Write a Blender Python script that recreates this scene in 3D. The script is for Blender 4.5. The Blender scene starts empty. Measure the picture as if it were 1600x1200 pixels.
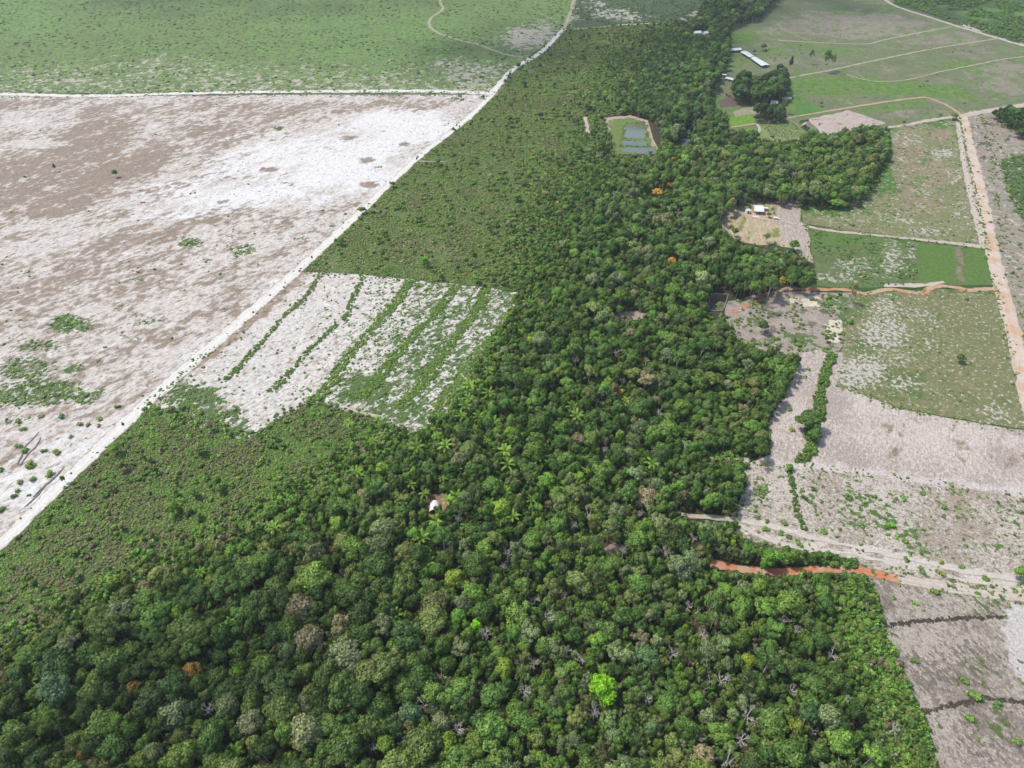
import bpy, math, random
import numpy as np
from mathutils import Vector
from mathutils.geometry import delaunay_2d_cdt

S = bpy.context.scene
COL = S.collection
rad = math.radians
PI = math.pi

# ------------------------------------------------------------------ camera, world, sun, exposure
CAM_H, FPX, PITCH = 220.0, 1080.0, rad(42.6)
cd = bpy.data.cameras.new('camera')
cam = bpy.data.objects.new('camera', cd)
COL.objects.link(cam)
cam.location = (0, 0, CAM_H)
cam.rotation_euler = (PI / 2 - PITCH, 0, 0)
cd.sensor_width = 36.0
cd.lens = 36.0 * FPX / 1600.0
cd.clip_start = 1.0
cd.clip_end = 20000.0
S.camera = cam

SUN_EL = rad(60)
SUN_DIR = Vector((-0.92, 0.30, 0)).normalized() * math.cos(SUN_EL) + Vector((0, 0, math.sin(SUN_EL)))
w = bpy.data.worlds.new('World')
S.world = w
w.use_nodes = True
nt = w.node_tree
nt.nodes.clear()
sky = nt.nodes.new('ShaderNodeTexSky')
sky.sky_type = 'NISHITA'
sky.sun_disc = False
sky.sun_elevation = SUN_EL
sky.sun_rotation = math.atan2(SUN_DIR.x, SUN_DIR.y)
sky.air_density = 1.0
sky.dust_density = 2.0
bg = nt.nodes.new('ShaderNodeBackground')
bg.inputs['Strength'].default_value = 0.15
wo = nt.nodes.new('ShaderNodeOutputWorld')
nt.links.new(sky.outputs[0], bg.inputs[0])
nt.links.new(bg.outputs[0], wo.inputs[0])

sl = bpy.data.lights.new('sun', 'SUN')
sl.energy = 3.0
sl.angle = rad(5.0)
sl.color = (1.0, 0.96, 0.9)
so = bpy.data.objects.new('sun', sl)
COL.objects.link(so)
so.location = (0, 0, 400)
so.rotation_euler = (-SUN_DIR).to_track_quat('-Z', 'Y').to_euler()

S.view_settings.view_transform = 'Standard'
S.view_settings.look = 'None'
S.view_settings.exposure = 0.74
S.view_settings.gamma = 1.0
S.view_settings.use_curve_mapping = False
S.render.engine = 'CYCLES'
S.cycles.use_denoising = True
S.cycles.max_bounces = 5
S.cycles.diffuse_bounces = 3
S.cycles.transparent_max_bounces = 4
S.cycles.volume_bounces = 1
S.render.film_transparent = False

# ------------------------------------------------------------------ picture point <-> place on the land
CP, SP = math.cos(PITCH), math.sin(PITCH)


def P(x, y, z=0.0):
    u, v = (x - 800.0) / FPX, (y - 600.0) / FPX
    t = (z - CAM_H) / (-SP - v * CP)
    return (u * t, (CP - v * SP) * t)


def Q(X, Y, Z=0.0):
    X, Y = np.asarray(X, float), np.asarray(Y, float)
    dz = Z - CAM_H
    d = Y * CP - dz * SP
    up = Y * SP + dz * CP
    return 800.0 + FPX * X / d, 600.0 - FPX * up / d


def lin(r, g, b, k=1.0):
    f = lambda c: (c / 255.0 / 12.92 if c / 255.0 <= 0.04045 else ((c / 255.0 + 0.055) / 1.055) ** 2.4) * k
    return (f(r) * .975, f(g), f(b) * .985, 1.0)


# ------------------------------------------------------------------ noise and masks in numpy
def PV(px, py):
    u, v = (np.asarray(px, float) - 800.0) / FPX, (np.asarray(py, float) - 600.0) / FPX
    t = -CAM_H / (-SP - v * CP)
    return u * t, (CP - v * SP) * t


def hsh(ix, iy, seed):
    h = (ix.astype(np.int64) * 374761393 + iy.astype(np.int64) * 668265263 + seed * 974634777) & 0xFFFFFFFF
    h = ((h ^ (h >> 13)) * 1274126177) & 0xFFFFFFFF
    h = h ^ (h >> 16)
    return (h & 0xFFFF) / 65535.0


def vn(x, y, s, seed=0):
    x, y = np.asarray(x, float) / s, np.asarray(y, float) / s
    ix, iy = np.floor(x), np.floor(y)
    fx, fy = x - ix, y - iy
    fx, fy = fx * fx * (3 - 2 * fx), fy * fy * (3 - 2 * fy)
    a, b = hsh(ix, iy, seed), hsh(ix + 1, iy, seed)
    c, d = hsh(ix, iy + 1, seed), hsh(ix + 1, iy + 1, seed)
    return (a * (1 - fx) + b * fx) * (1 - fy) + (c * (1 - fx) + d * fx) * fy


def fbm(x, y, s, seed=0, o=3):
    r, a, t = 0.0, 1.0, 0.0
    for k in range(o):
        r = r + vn(x, y, s / 2 ** k, seed + k * 17) * a
        t += a
        a *= 0.5
    return r / t


def sstep(a, b, x):
    t = np.clip((x - a) / (b - a), 0, 1)
    return t * t * (3 - 2 * t)


def inside(px, py, poly):
    r = np.zeros(px.shape, bool)
    n = len(poly)
    for i in range(n):
        x0, y0 = poly[i]
        x1, y1 = poly[(i + 1) % n]
        if y0 == y1:
            continue
        c = ((y0 > py) != (y1 > py)) & (px < (x1 - x0) * (py - y0) / (y1 - y0) + x0)
        r ^= c
    return r


def segdist(px, py, line, closed=False):
    r = np.full(px.shape, 1e9)
    pts = list(line) + ([line[0]] if closed else [])
    for (x0, y0), (x1, y1) in zip(pts[:-1], pts[1:]):
        dx, dy = x1 - x0, y1 - y0
        t = np.clip(((px - x0) * dx + (py - y0) * dy) / (dx * dx + dy * dy + 1e-9), 0, 1)
        r = np.minimum(r, np.hypot(px - x0 - t * dx, py - y0 - t * dy))
    return r


def mpoly(px, py, poly, soft=12.0):
    d = segdist(px, py, poly, True)
    d = np.where(inside(px, py, poly), d, -d)
    return sstep(-soft, soft, d)


def mline(px, py, line, wpx, soft=4.0):
    return 1 - sstep(wpx - soft, wpx + soft, segdist(px, py, line))


def mell(px, py, ells):
    r = np.zeros(px.shape)
    for e in ells:
        x, y, rx, ry = e[:4]
        k = e[4] if len(e) > 4 else 1.0
        d = np.hypot((px - x) / rx, (py - y) / ry)
        r = np.maximum(r, k * (1 - sstep(0.45, 1.35, d)))
    return r


# ------------------------------------------------------------------ materials
class NT:
    def __init__(self, name):
        self.m = bpy.data.materials.new(name)
        self.m.use_nodes = True
        self.t = self.m.node_tree
        self.t.nodes.clear()
        self.out = self.t.nodes.new('ShaderNodeOutputMaterial')

    def n(self, typ, props=None, **ins):
        nd = self.t.nodes.new(typ)
        for k, v in (props or {}).items():
            setattr(nd, k, v)
        for k, v in ins.items():
            i = nd.inputs[int(k[1:])] if k[0] == '_' and k[1:].isdigit() else nd.inputs[k.replace('_', ' ')]
            if isinstance(v, bpy.types.NodeSocket):
                self.t.links.new(v, i)
            else:
                i.default_value = v
        return nd

    def math(self, op, a, b=0.0, c=0.0, clamp=False):
        nd = self.n('ShaderNodeMath', {'operation': op, 'use_clamp': clamp}, _0=a, _1=b, _2=c)
        return nd.outputs[0]

    def mix(self, f, a, b, blend='MIX'):
        nd = self.t.nodes.new('ShaderNodeMix')
        nd.data_type = 'RGBA'
        nd.blend_type = blend
        for i, v in ((nd.inputs[0], f), (nd.inputs[6], a), (nd.inputs[7], b)):
            if isinstance(v, bpy.types.NodeSocket):
                self.t.links.new(v, i)
            else:
                i.default_value = v
        return nd.outputs[2]

    def pos(self):
        if not hasattr(self, '_p'):
            self._p = self.n('ShaderNodeNewGeometry').outputs['Position']
        return self._p

    def noise(self, size, detail=2.0, stretch=None, seed=0.0, rough=0.55):
        v = self.pos()
        if stretch:
            ang, k = stretch
            mp = self.n('ShaderNodeMapping', {'vector_type': 'TEXTURE'}, Vector=v)
            mp.inputs['Rotation'].default_value = (0, 0, ang)
            mp.inputs['Scale'].default_value = (k, 1, 1)
            v = mp.outputs[0]
        if seed:
            ad = self.n('ShaderNodeVectorMath', {'operation': 'ADD'}, _0=v, _1=(seed * 13.7, seed * 7.3, seed))
            v = ad.outputs[0]
        return self.n('ShaderNodeTexNoise', None, Vector=v, Scale=1.0 / size, Detail=detail, Roughness=rough).outputs[0]

    def attr(self, name, kind='GEOMETRY'):
        return self.n('ShaderNodeAttribute', {'attribute_name': name, 'attribute_type': kind})

    def bsdf(self, color, rough=0.9, spec=0.15, bump=None, **kw):
        b = self.n('ShaderNodeBsdfPrincipled', None, **{'Base_Color': color, 'Roughness': rough, 'Specular_IOR_Level': spec, **kw})
        if bump:
            h, s, d = bump
            bn = self.n('ShaderNodeBump', None, Strength=s, Distance=d, Height=h)
            self.t.links.new(bn.outputs[0], b.inputs['Normal'])
        self.t.links.new(b.outputs[0], self.out.inputs[0])
        return self.m


def land(name, c1, c2, size=14.0, stretch=None, layers=(), speck=(1.6, 0.35), bump=0.35, amp=2.2, furrow=None):
    """Open ground: two soil colours in patches, then layers (mask, colour, colour, patch size, raggedness, sharpness)."""
    m = NT(name)
    f = m.noise(size, 5.0, stretch)
    f = m.math('MULTIPLY_ADD', m.math('SUBTRACT', f, 0.5), amp, 0.5, clamp=True)
    col = m.mix(f, c1, c2)
    for i, (mask, ca, cb, sz, am, sh) in enumerate(layers):
        nz = m.noise(sz, 6.0, stretch, seed=3.1 + i * 2.3, rough=0.66)
        mk = m.attr(mask).outputs['Fac'] if isinstance(mask, str) else mask
        if isinstance(mask, str):
            am = m.math('MULTIPLY', m.math('MULTIPLY', mk, 6.0, clamp=True), 1.7 * am)
        else:
            am = 1.7 * am
        t = m.math('MULTIPLY_ADD', m.math('SUBTRACT', nz, 0.5), am, mk)
        t = m.math('MULTIPLY_ADD', m.math('SUBTRACT', t, 0.5), sh, 0.5, clamp=True)
        n2 = m.noise(sz * 0.45, 4.0, stretch, seed=9.7 + i)
        n2 = m.math('MULTIPLY_ADD', m.math('SUBTRACT', n2, 0.5), 2.6, 0.5, clamp=True)
        col = m.mix(t, col, m.mix(n2, ca, cb))
    if furrow:
        mp = m.n('ShaderNodeMapping', {'vector_type': 'TEXTURE'}, Vector=m.pos())
        mp.inputs['Rotation'].default_value = (0, 0, furrow[0])
        wv = m.n('ShaderNodeTexWave', {'bands_direction': 'Y'}, Vector=mp.outputs[0], Scale=.314 / furrow[1], Distortion=3.5, Detail=3.0)
        wv.inputs['Detail Scale'].default_value = .8
        wk = m.math('MULTIPLY_ADD', m.math('SUBTRACT', wv.outputs['Fac'], .5), furrow[2], 1.0)
        col = m.mix(1.0, col, m.n('ShaderNodeCombineColor', None, _0=wk, _1=wk, _2=wk).outputs[0], 'MULTIPLY')
    s, k = speck
    a = m.noise(s, 3.0, stretch, seed=21.0, rough=0.7)
    a = m.math('MULTIPLY_ADD', m.math('SUBTRACT', a, 0.5), 2.0 * k * 2.0, 1.0)
    col = m.mix(1.0, col, m.n('ShaderNodeCombineColor', None, _0=a, _1=a, _2=a).outputs[0], 'MULTIPLY')
    h = m.noise(s * 1.3, 4.0, stretch, seed=5.0, rough=0.65)
    return m.bsdf(col, 0.95, 0.1, (h, bump, 0.9))


def flat(name, c, rough=0.8, var=0.15, size=0.7, spec=0.2, metallic=0.0):
    m = NT(name)
    a = m.noise(size, 4.0)
    a = m.math('MULTIPLY_ADD', m.math('SUBTRACT', a, 0.5), var * 4, 1.0)
    col = m.mix(1.0, c, m.n('ShaderNodeCombineColor', None, _0=a, _1=a, _2=a).outputs[0], 'MULTIPLY')
    return m.bsdf(col, rough, spec, (a, 0.15, 0.05), Metallic=metallic)


def leaf_mat(name, transl=0.36, lo=0.5, hi=1.65):
    m = NT(name)
    t = m.attr('tint', 'INSTANCER').outputs['Color']
    v = m.attr('v').outputs['Fac']
    k = m.math('MULTIPLY_ADD', v, hi - lo, lo)
    col = m.mix(1.0, t, m.n('ShaderNodeCombineColor', None, _0=k, _1=k, _2=m.math('MULTIPLY', k, 0.9)).outputs[0], 'MULTIPLY')
    d = m.n('ShaderNodeBsdfPrincipled', None, Base_Color=col, Roughness=0.55, Specular_IOR_Level=0.25)
    tr = m.n('ShaderNodeBsdfTranslucent', None, Color=m.mix(1.0, col, (1.15, 1.25, 0.6, 1), 'MULTIPLY'))
    mx = m.n('ShaderNodeMixShader', None, _0=transl, _1=d.outputs[0], _2=tr.outputs[0])
    m.t.links.new(mx.outputs[0], m.out.inputs[0])
    return m.m


LEAF = leaf_mat('leaves')
FROND = leaf_mat('palm_fronds', 0.18, 0.7, 1.3)
BARK = flat('bark', (0.21, 0.18, 0.145, 1), 0.9, 0.3, 0.5)
PALEBARK = flat('pale_bark', (0.42, 0.385, 0.33, 1), 0.85, 0.3, 0.4)
DEADWOOD = flat('dead_wood', (0.48, 0.44, 0.39, 1), 0.9, 0.3, 0.4)


# ------------------------------------------------------------------ mesh building
class Geo:
    def __init__(self):
        self.V, self.F, self.N, self.A, self.M, self.c = [], [], [], [], [], 0

    def add(self, v, f, n, a=0.5, m=0):
        v, n = np.asarray(v, float), np.asarray(n, float)
        f = np.asarray(f, int)
        self.V.append(v)
        self.F.append(f + self.c)
        self.N.append(n)
        self.A.append(np.full(len(v), a) if np.isscalar(a) else np.asarray(a, float))
        self.M.append(np.full(len(f), m))
        self.c += len(v)
        return self

    def merged(self):
        return (np.concatenate(self.V), np.concatenate(self.F), np.concatenate(self.N), np.concatenate(self.A), np.concatenate(self.M))

    def addgeo(self, g, loc=(0, 0, 0), rz=0.0, sc=(1, 1, 1), shift=0.0):
        v, f, n, a, m = g.merged() if isinstance(g, Geo) else g
        c, s = math.cos(rz), math.sin(rz)
        R = np.array([[c, -s, 0], [s, c, 0], [0, 0, 1]])
        v2 = (v * np.asarray(sc)) @ R.T + np.asarray(loc)
        n2 = (n / np.asarray(sc)) @ R.T
        n2 /= np.linalg.norm(n2, axis=1)[:, None] + 1e-9
        self.V.append(v2)
        self.F.append(f + self.c)
        self.N.append(n2)
        self.A.append(np.clip(a + shift, 0, 1))
        self.M.append(m)
        self.c += len(v2)

    def mesh(self, name, mats):
        v, f, n, a, mi = self.merged()
        gn = np.cross(v[f[:, 2]] - v[f[:, 0]], v[f[:, 3]] - v[f[:, 1]])
        bad = (gn * n[f].mean(1)).sum(1) < 0
        f = f.copy()
        f[bad] = f[bad][:, ::-1]
        me = bpy.data.meshes.new(name)
        me.vertices.add(len(v))
        me.vertices.foreach_set('co', v.astype(np.float32).ravel())
        me.loops.add(len(f) * 4)
        me.loops.foreach_set('vertex_index', f.astype(np.int32).ravel())
        me.polygons.add(len(f))
        me.polygons.foreach_set('loop_start', np.arange(0, len(f) * 4, 4, dtype=np.int32))
        me.polygons.foreach_set('material_index', mi.astype(np.int32))
        me.polygons.foreach_set('use_smooth', np.ones(len(f), bool))
        at = me.attributes.new('v', 'FLOAT', 'POINT')
        at.data.foreach_set('value', a.astype(np.float32))
        for m in mats:
            me.materials.append(m)
        me.update(calc_edges=True)
        me.validate()
        me.normals_split_custom_set_from_vertices(n.tolist())
        return me


def unit(a):
    return a / (np.linalg.norm(a, axis=-1, keepdims=True) + 1e-9)


def _cubesphere(k=3):
    vs, fs, ix = [], [], {}
    for ax in range(3):
        for sg in (-1, 1):
            g = {}
            for i in range(k + 1):
                for j in range(k + 1):
                    p = [0, 0, 0]
                    p[ax] = sg
                    p[(ax + 1) % 3] = -1 + 2 * i / k
                    p[(ax + 2) % 3] = -1 + 2 * j / k
                    q = tuple(np.round(p, 4))
                    if q not in ix:
                        ix[q] = len(vs)
                        vs.append(p)
                    g[i, j] = ix[q]
            for i in range(k):
                for j in range(k):
                    f = [g[i, j], g[i + 1, j], g[i + 1, j + 1], g[i, j + 1]]
                    fs.append(f if sg > 0 else f[::-1])
    return unit(np.array(vs, float)), np.array(fs)


SPH_V, SPH_F = _cubesphere(3)


def ball(g, c, r, a=0.3, m=0, sq=1.0):
    v = SPH_V * np.array([r, r, r * sq]) + np.asarray(c)
    g.add(v, SPH_F, SPH_V, a, m)


def leaves(g, rng, pos, nrm, size, nvec, a, m=0):
    """One quad per position, its plane across nrm, shaded by nvec."""
    k = len(pos)
    if not k:
        return
    t = unit(np.cross(nrm, rng.normal(size=(k, 3))))
    b = np.cross(nrm, t)
    s = size * rng.uniform(0.65, 1.3, (k, 1))
    e = rng.uniform(0.55, 0.95, (k, 1))
    v = np.stack([pos - t * s - b * s * e * .6, pos + t * s * .5 - b * s * e, pos + t * s + b * s * e * .5, pos - t * s * .4 + b * s * e], 1).reshape(-1, 3)
    f = np.arange(k * 4).reshape(k, 4)
    g.add(v, f, np.repeat(nvec, 4, 0), np.repeat(a, 4), m)


def lobes_foliage(g, rng, cents, rads, per, size, core=0.8, zmin=-0.35, squash=0.85, m=0, spread=0.7):
    cents, rads = np.asarray(cents), np.asarray(rads)
    mid = cents.mean(0)
    for i, (c, r) in enumerate(zip(cents, rads)):
        n = int(per * (r / rads.mean()) ** 1.5)
        d = unit(rng.normal(size=(n * 2, 3)))
        d = d[d[:, 2] > zmin][:n]
        p = c + d * np.array([r, r, r * squash]) * rng.uniform(0.78, 1.17, (len(d), 1))
        keep = np.ones(len(p), bool)
        for j, (c2, r2) in enumerate(zip(cents, rads)):
            if j != i:
                keep &= np.linalg.norm((p - c2) / np.array([1, 1, squash]), axis=1) > r2 * 0.8
        p, d = p[keep], d[keep]
        nr = unit(d + spread * rng.normal(size=d.shape) + np.array([0, 0, 0.2]))
        nv = unit(0.55 * d + 0.6 * nr + 0.2 * unit(p - mid) + np.array([0, 0, .12]))
        a = np.clip(rng.normal(0.5, 0.26, len(p)) + rng.normal(0, 0.1), 0, 1)
        leaves(g, rng, p, nr, size, nv, a, m)
        if core:
            ball(g, c, r * core, 0.25, m, squash)


def tube(g, pts, rs, sides=6, a=0.5, m=0):
    pts, rs = np.asarray(pts, float), np.asarray(rs, float)
    k = len(pts)
    tan = unit(np.gradient(pts, axis=0))
    ref = np.where(np.abs(tan[:, 2:3]) > 0.95, np.array([[1.0, 0, 0]]), np.array([[0, 0, 1.0]]))
    u = unit(np.cross(tan, ref))
    v = np.cross(tan, u)
    ang = np.arange(sides) * 2 * PI / sides
    ring = u[:, None, :] * np.cos(ang)[None, :, None] + v[:, None, :] * np.sin(ang)[None, :, None]
    P3 = (pts[:, None, :] + ring * rs[:, None, None]).reshape(-1, 3)
    f = []
    for i in range(k - 1):
        for j in range(sides):
            j2 = (j + 1) % sides
            f.append([i * sides + j, (i + 1) * sides + j, (i + 1) * sides + j2, i * sides + j2])
    g.add(P3, f, ring.reshape(-1, 3), a, m)


def limb(rng, a, b, n=4, wob=0.12):
    a, b = np.asarray(a, float), np.asarray(b, float)
    L = np.linalg.norm(b - a)
    t = np.linspace(0, 1, n)[:, None]
    p = a + (b - a) * t
    p[1:-1] += rng.normal(0, wob * L / 3, (n - 2, 3))
    p[:, 2] += np.sin(t[:, 0] * PI) * L * 0.08
    return p


def dome_lobes(rng, nl, R, hz, z0, rl, top=88):
    c, r = [], []
    for i in range(nl):
        t = (i + 0.5) / nl
        ph = math.acos(1 - t * (1 - math.cos(rad(top))))
        az = i * 2.39996 + rng.uniform(-.35, .35)
        rr = R * 0.68 * rng.uniform(.7, 1.25)
        c.append((rr * math.sin(ph) * math.cos(az), rr * math.sin(ph) * math.sin(az), z0 + hz * math.cos(ph) * 0.75 + rng.uniform(-.55, .55)))
        r.append(rl * rng.uniform(.6, 1.35))
    return np.array(c), np.array(r)


def tree_geo(kind, seed):
    """(crown, trunk) of a tree about 8 m across; kinds: dome, lumpy, umbrella, tall, loose."""
    rng = np.random.default_rng(seed)
    cr, tr = Geo(), Geo()
    if kind == 'dome':
        H0 = 6.0
        c, r = dome_lobes(rng, 19, 4.0, 3.4, H0, 1.3)
        c[:, :2] *= rng.uniform(.82, 1.12, (len(c), 1))
        lobes_foliage(cr, rng, c, r, 105, 0.3)
        th, tb = H0 + 1.0, 0.24
    elif kind == 'lumpy':
        H0 = 6.6
        c, r = dome_lobes(rng, 13, 4.3, 3.0, H0, 1.5, 80)
        c[:, :2] *= rng.uniform(.8, 1.15, (len(c), 1))
        c[:, 2] += rng.uniform(-.9, .9, len(c))
        lobes_foliage(cr, rng, c, r, 130, 0.3)
        th, tb = H0 + .6, 0.26
    elif kind == 'umbrella':
        H0 = 9.0
        c, r = dome_lobes(rng, 15, 4.4, 1.3, H0, 1.05, 86)
        lobes_foliage(cr, rng, c, r, 120, 0.23, 0.72, -0.15, 0.62)
        th, tb = H0 - .2, 0.2
    elif kind == 'tall':
        H0 = 6.5
        c, r = dome_lobes(rng, 13, 2.9, 5.2, H0, 1.2, 95)
        lobes_foliage(cr, rng, c, r, 130, 0.25)
        th, tb = H0 + 2.5, 0.2
    else:
        H0 = 7.5
        c, r = dome_lobes(rng, 16, 4.2, 2.8, H0, 0.95, 92)
        c += rng.normal(0, .45, c.shape)
        lobes_foliage(cr, rng, c, r, 85, 0.22, 0.0, -0.6, 0.8, spread=.8)
        th, tb = H0 + .4, 0.2
    top = np.array([rng.uniform(-.5, .5), rng.uniform(-.5, .5), th])
    tube(tr, limb(rng, (0, 0, -0.3), top, 5, 0.06), np.linspace(tb, tb * .55, 5), 6)
    vis = kind in ('umbrella', 'loose')
    fork = np.array([top[0] * .6, top[1] * .6, th * (0.62 if vis else 0.75)])
    for i in range(0, len(c), 1 if kind == 'loose' else 2):
        tube(tr, limb(rng, fork + rng.normal(0, .15, 3), c[i] + (0, 0, .2), 4), np.linspace(tb * .5, .05, 4), 4)
        if kind == 'loose':
            for q in range(2):
                e = c[i] + rng.normal(0, .7, 3) + (0, 0, .6)
                tube(tr, limb(rng, c[i], e, 3), (.05, .04, .025), 4)
    return cr, tr


def dead_geo(seed):
    """(branches, trunk) of a leafless grey tree about 6 m across."""
    rng = np.random.default_rng(seed)
    cr, tr = Geo(), Geo()
    th = rng.uniform(5.5, 7.5)
    top = np.array([rng.uniform(-.4, .4), rng.uniform(-.4, .4), th])
    tube(tr, limb(rng, (0, 0, -.3), top, 5, .06), np.linspace(.22, .13, 5), 6)

    def grow(p, d, L, r, lv):
        e = p + d * L
        tube(cr, limb(rng, p, e, 3, .16), (r, r * .8, r * .55), 4 if lv > 1 else 3)
        if lv == 0:
            return
        for q in range(3):
            d2 = unit(d + rng.normal(0, .42, 3) + np.array([0, 0, .22]))
            grow(p + d * L * rng.uniform(.5, 1), d2, L * rng.uniform(.5, .78), r * .55, lv - 1)

    for k in range(6):
        az = k * 2 * PI / 6 + rng.uniform(-.4, .4)
        d = unit(np.array([math.cos(az), math.sin(az), rng.uniform(.8, 2.0)]))
        grow(np.array([top[0], top[1], th * rng.uniform(.65, 1)]), d, rng.uniform(1.1, 1.8), .085, 4)
    return cr, tr


def palm_geo(seed):
    """(trunk, list of fronds) of a feather palm with upswept fronds."""
    rng = np.random.default_rng(seed)
    tr = Geo()
    th = rng.uniform(5.0, 6.6)
    top = np.array([rng.uniform(-.4, .4), rng.uniform(-.4, .4), th])
    tube(tr, limb(rng, (0, 0, -.3), top, 5, .04), np.linspace(.2, .16, 5), 6)
    frs = []
    nf = 13
    for k in range(nf):
        g = Geo()
        az = k * 2.39996 + rng.uniform(-.2, .2)
        el = rad(78 - 62 * k / nf + rng.uniform(-6, 6))
        L = rng.uniform(4.2, 5.2)
        n = 11
        h = np.array([math.cos(az), math.sin(az), 0])
        pts, e, p = [], el, top.copy()
        for i in range(n):
            pts.append(p.copy())
            p = p + (h * math.cos(e) + np.array([0, 0, math.sin(e)])) * L / (n - 1)
            e -= rad(5 + 7 * i / n)
        pts = np.array(pts)
        tan = unit(np.gradient(pts, axis=0))
        sd = unit(np.cross(tan, np.array([0, 0, 1.0])))
        up = np.cross(sd, tan)
        for sg in (-1, 1):
            q, fc, nn = [], [], []
            for i in range(1, n):
                for hlf in (0, .5):
                    b = pts[i] - tan[i] * hlf * L / n
                    ll = (0.95 * math.sin(PI * (0.12 + .8 * i / n)) + .1) * rng.uniform(.85, 1.1)
                    tip = b + (sd[i] * sg * .75 + tan[i] * .55 - up[i] * .12) * ll
                    wd = tan[i] * .10
                    q += [b - wd, b + wd, tip + wd * .3, tip - wd * .3]
                    fc.append(np.array([0, 1, 2, 3] if sg > 0 else [3, 2, 1, 0]) + len(q) - 4)
                    nn += [unit(up[i] + sd[i] * sg * .25)] * 4
            g.add(q, fc, nn, float(rng.uniform(.3, .8)), 0)
        tube(g, pts, np.linspace(.06, .02, n), 4, .6, 0)
        frs.append(g)
    return tr, frs


def bush_geo(seed, n=70, leaf=.2):
    rng = np.random.default_rng(seed)
    g = Geo()
    k = rng.integers(3, 5)
    c = np.array([(rng.uniform(-.5, .5), rng.uniform(-.5, .5), rng.uniform(.25, .75)) for _ in range(k)])
    lobes_foliage(g, rng, c, rng.uniform(.4, .62, k), n / k, leaf, .75, -.2, .9)
    return g


def tuft_geo(seed, n=22):
    rng = np.random.default_rng(seed)
    g = Geo()
    d = unit(rng.normal(size=(n, 3)) * (1, 1, .7))
    d[:, 2] = np.abs(d[:, 2])
    leaves(g, rng, d * (.55, .55, .3) * rng.uniform(.3, 1, (n, 1)) + (0, 0, .05), unit(d + (0, 0, .6)), .2, unit(d + (0, 0, .9)), rng.uniform(.1, .9, n))
    return g


# ------------------------------------------------------------------ objects
def tag(o, label=None, cat=None, group=None, kind=None):
    if label:
        o['label'] = label
    if cat:
        o['category'] = cat
    if group:
        o['group'] = group
    if kind:
        o['kind'] = kind
    return o


def link(name, me, parent=None, loc=None):
    o = bpy.data.objects.new(name, me)
    COL.objects.link(o)
    if parent:
        o.parent = parent
    if loc is not None:
        o.location = loc
    return o


def empty(name, loc, rz=0.0, label=None, cat=None, group=None):
    o = bpy.data.objects.new(name, None)
    COL.objects.link(o)
    o.location = loc
    o.rotation_euler = (0, 0, rz)
    return tag(o, label, cat, group)


def pydata(name, v, f, mats, parent=None, smooth=False):
    me = bpy.data.meshes.new(name)
    me.from_pydata([tuple(map(float, p)) for p in v], [], [tuple(map(int, q)) for q in f])
    for m in (mats if isinstance(mats, (list, tuple)) else [mats]):
        me.materials.append(m)
    me.update()
    if smooth:
        me.polygons.foreach_set('use_smooth', np.ones(len(me.polygons), bool))
    return link(name, me, parent)


ZL = [0.0]


def nextz():
    ZL[0] += 0.004
    return ZL[0]


def resample(poly, step, closed=True):
    out = []
    n = len(poly)
    for i in range(n if closed else n - 1):
        a, b = np.array(poly[i], float), np.array(poly[(i + 1) % n], float)
        k = max(1, int(np.linalg.norm(b - a) / step))
        for j in range(k):
            out.append(a + (b - a) * j / k)
    if not closed:
        out.append(np.array(poly[-1], float))
    return np.array(out)


def sheet(name, poly, mat, step=6.0, masks=None, holes=(), ragged=0.8, rsize=5.0, z=None, kind='structure', ground=None):
    """A flat piece of land lying a few mm above what is under it, outlined in picture points, with ragged borders and soft masks per vertex."""
    z = nextz() if z is None else z
    g = [P(*p) for p in poly] if ground is None else ground
    e = resample(g, min(step, 3.0))
    if ragged:
        nx = (fbm(e[:, 0], e[:, 1], rsize, 5) - .5) * 4 * ragged
        ny = (fbm(e[:, 0], e[:, 1], rsize, 91) - .5) * 4 * ragged
        e = e + np.stack([nx, ny], 1)
    lo, hi = e.min(0), e.max(0)
    rng = np.random.default_rng(len(poly or ()) * 7 + int(step * 10))
    gx, gy = np.meshgrid(np.arange(lo[0], hi[0], step), np.arange(lo[1], hi[1], step))
    gp = np.stack([gx.ravel(), gy.ravel()], 1)
    gp += rng.uniform(-.3, .3, gp.shape) * step
    ep = [tuple(q) for q in e]
    keep = inside(gp[:, 0], gp[:, 1], ep)
    if len(ep) < 900:
        keep &= segdist(gp[:, 0], gp[:, 1], ep, True) > step * .3
    gp = gp[keep]
    hs = [np.array(h) for h in holes]
    for h in hs:
        gp = gp[~inside(gp[:, 0], gp[:, 1], [tuple(q) for q in h])]
    pts = np.concatenate([e] + hs + [gp])
    edges, k = [], 0
    for ring in [e] + hs:
        m = len(ring)
        edges += [(k + i, k + (i + 1) % m) for i in range(m)]
        k += m
    vs, _e, fs, *_ = delaunay_2d_cdt([Vector(q) for q in pts], edges, [], 0, 1e-4)
    vs = np.array([tuple(q) for q in vs])
    fs = np.array(fs)
    c = vs[fs].mean(1)
    ok = inside(c[:, 0], c[:, 1], ep)
    for h in hs:
        ok &= ~inside(c[:, 0], c[:, 1], [tuple(q) for q in h])
    fs = fs[ok]
    v3 = np.concatenate([vs, np.full((len(vs), 1), z)], 1)
    a, b, cc = (vs[fs[:, i]] for i in range(3))
    flip = np.cross(b - a, cc - a) < 0
    fs[flip] = fs[flip][:, ::-1]
    o = pydata(name, v3, fs, mat)
    o['kind'] = kind
    if masks:
        px, py = Q(vs[:, 0], vs[:, 1])
        for k, fn in masks.items():
            at = o.data.attributes.new(k, 'FLOAT', 'POINT')
            at.data.foreach_set('value', np.clip(fn(px, py), 0, 1).astype(np.float32))
    return o


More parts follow.
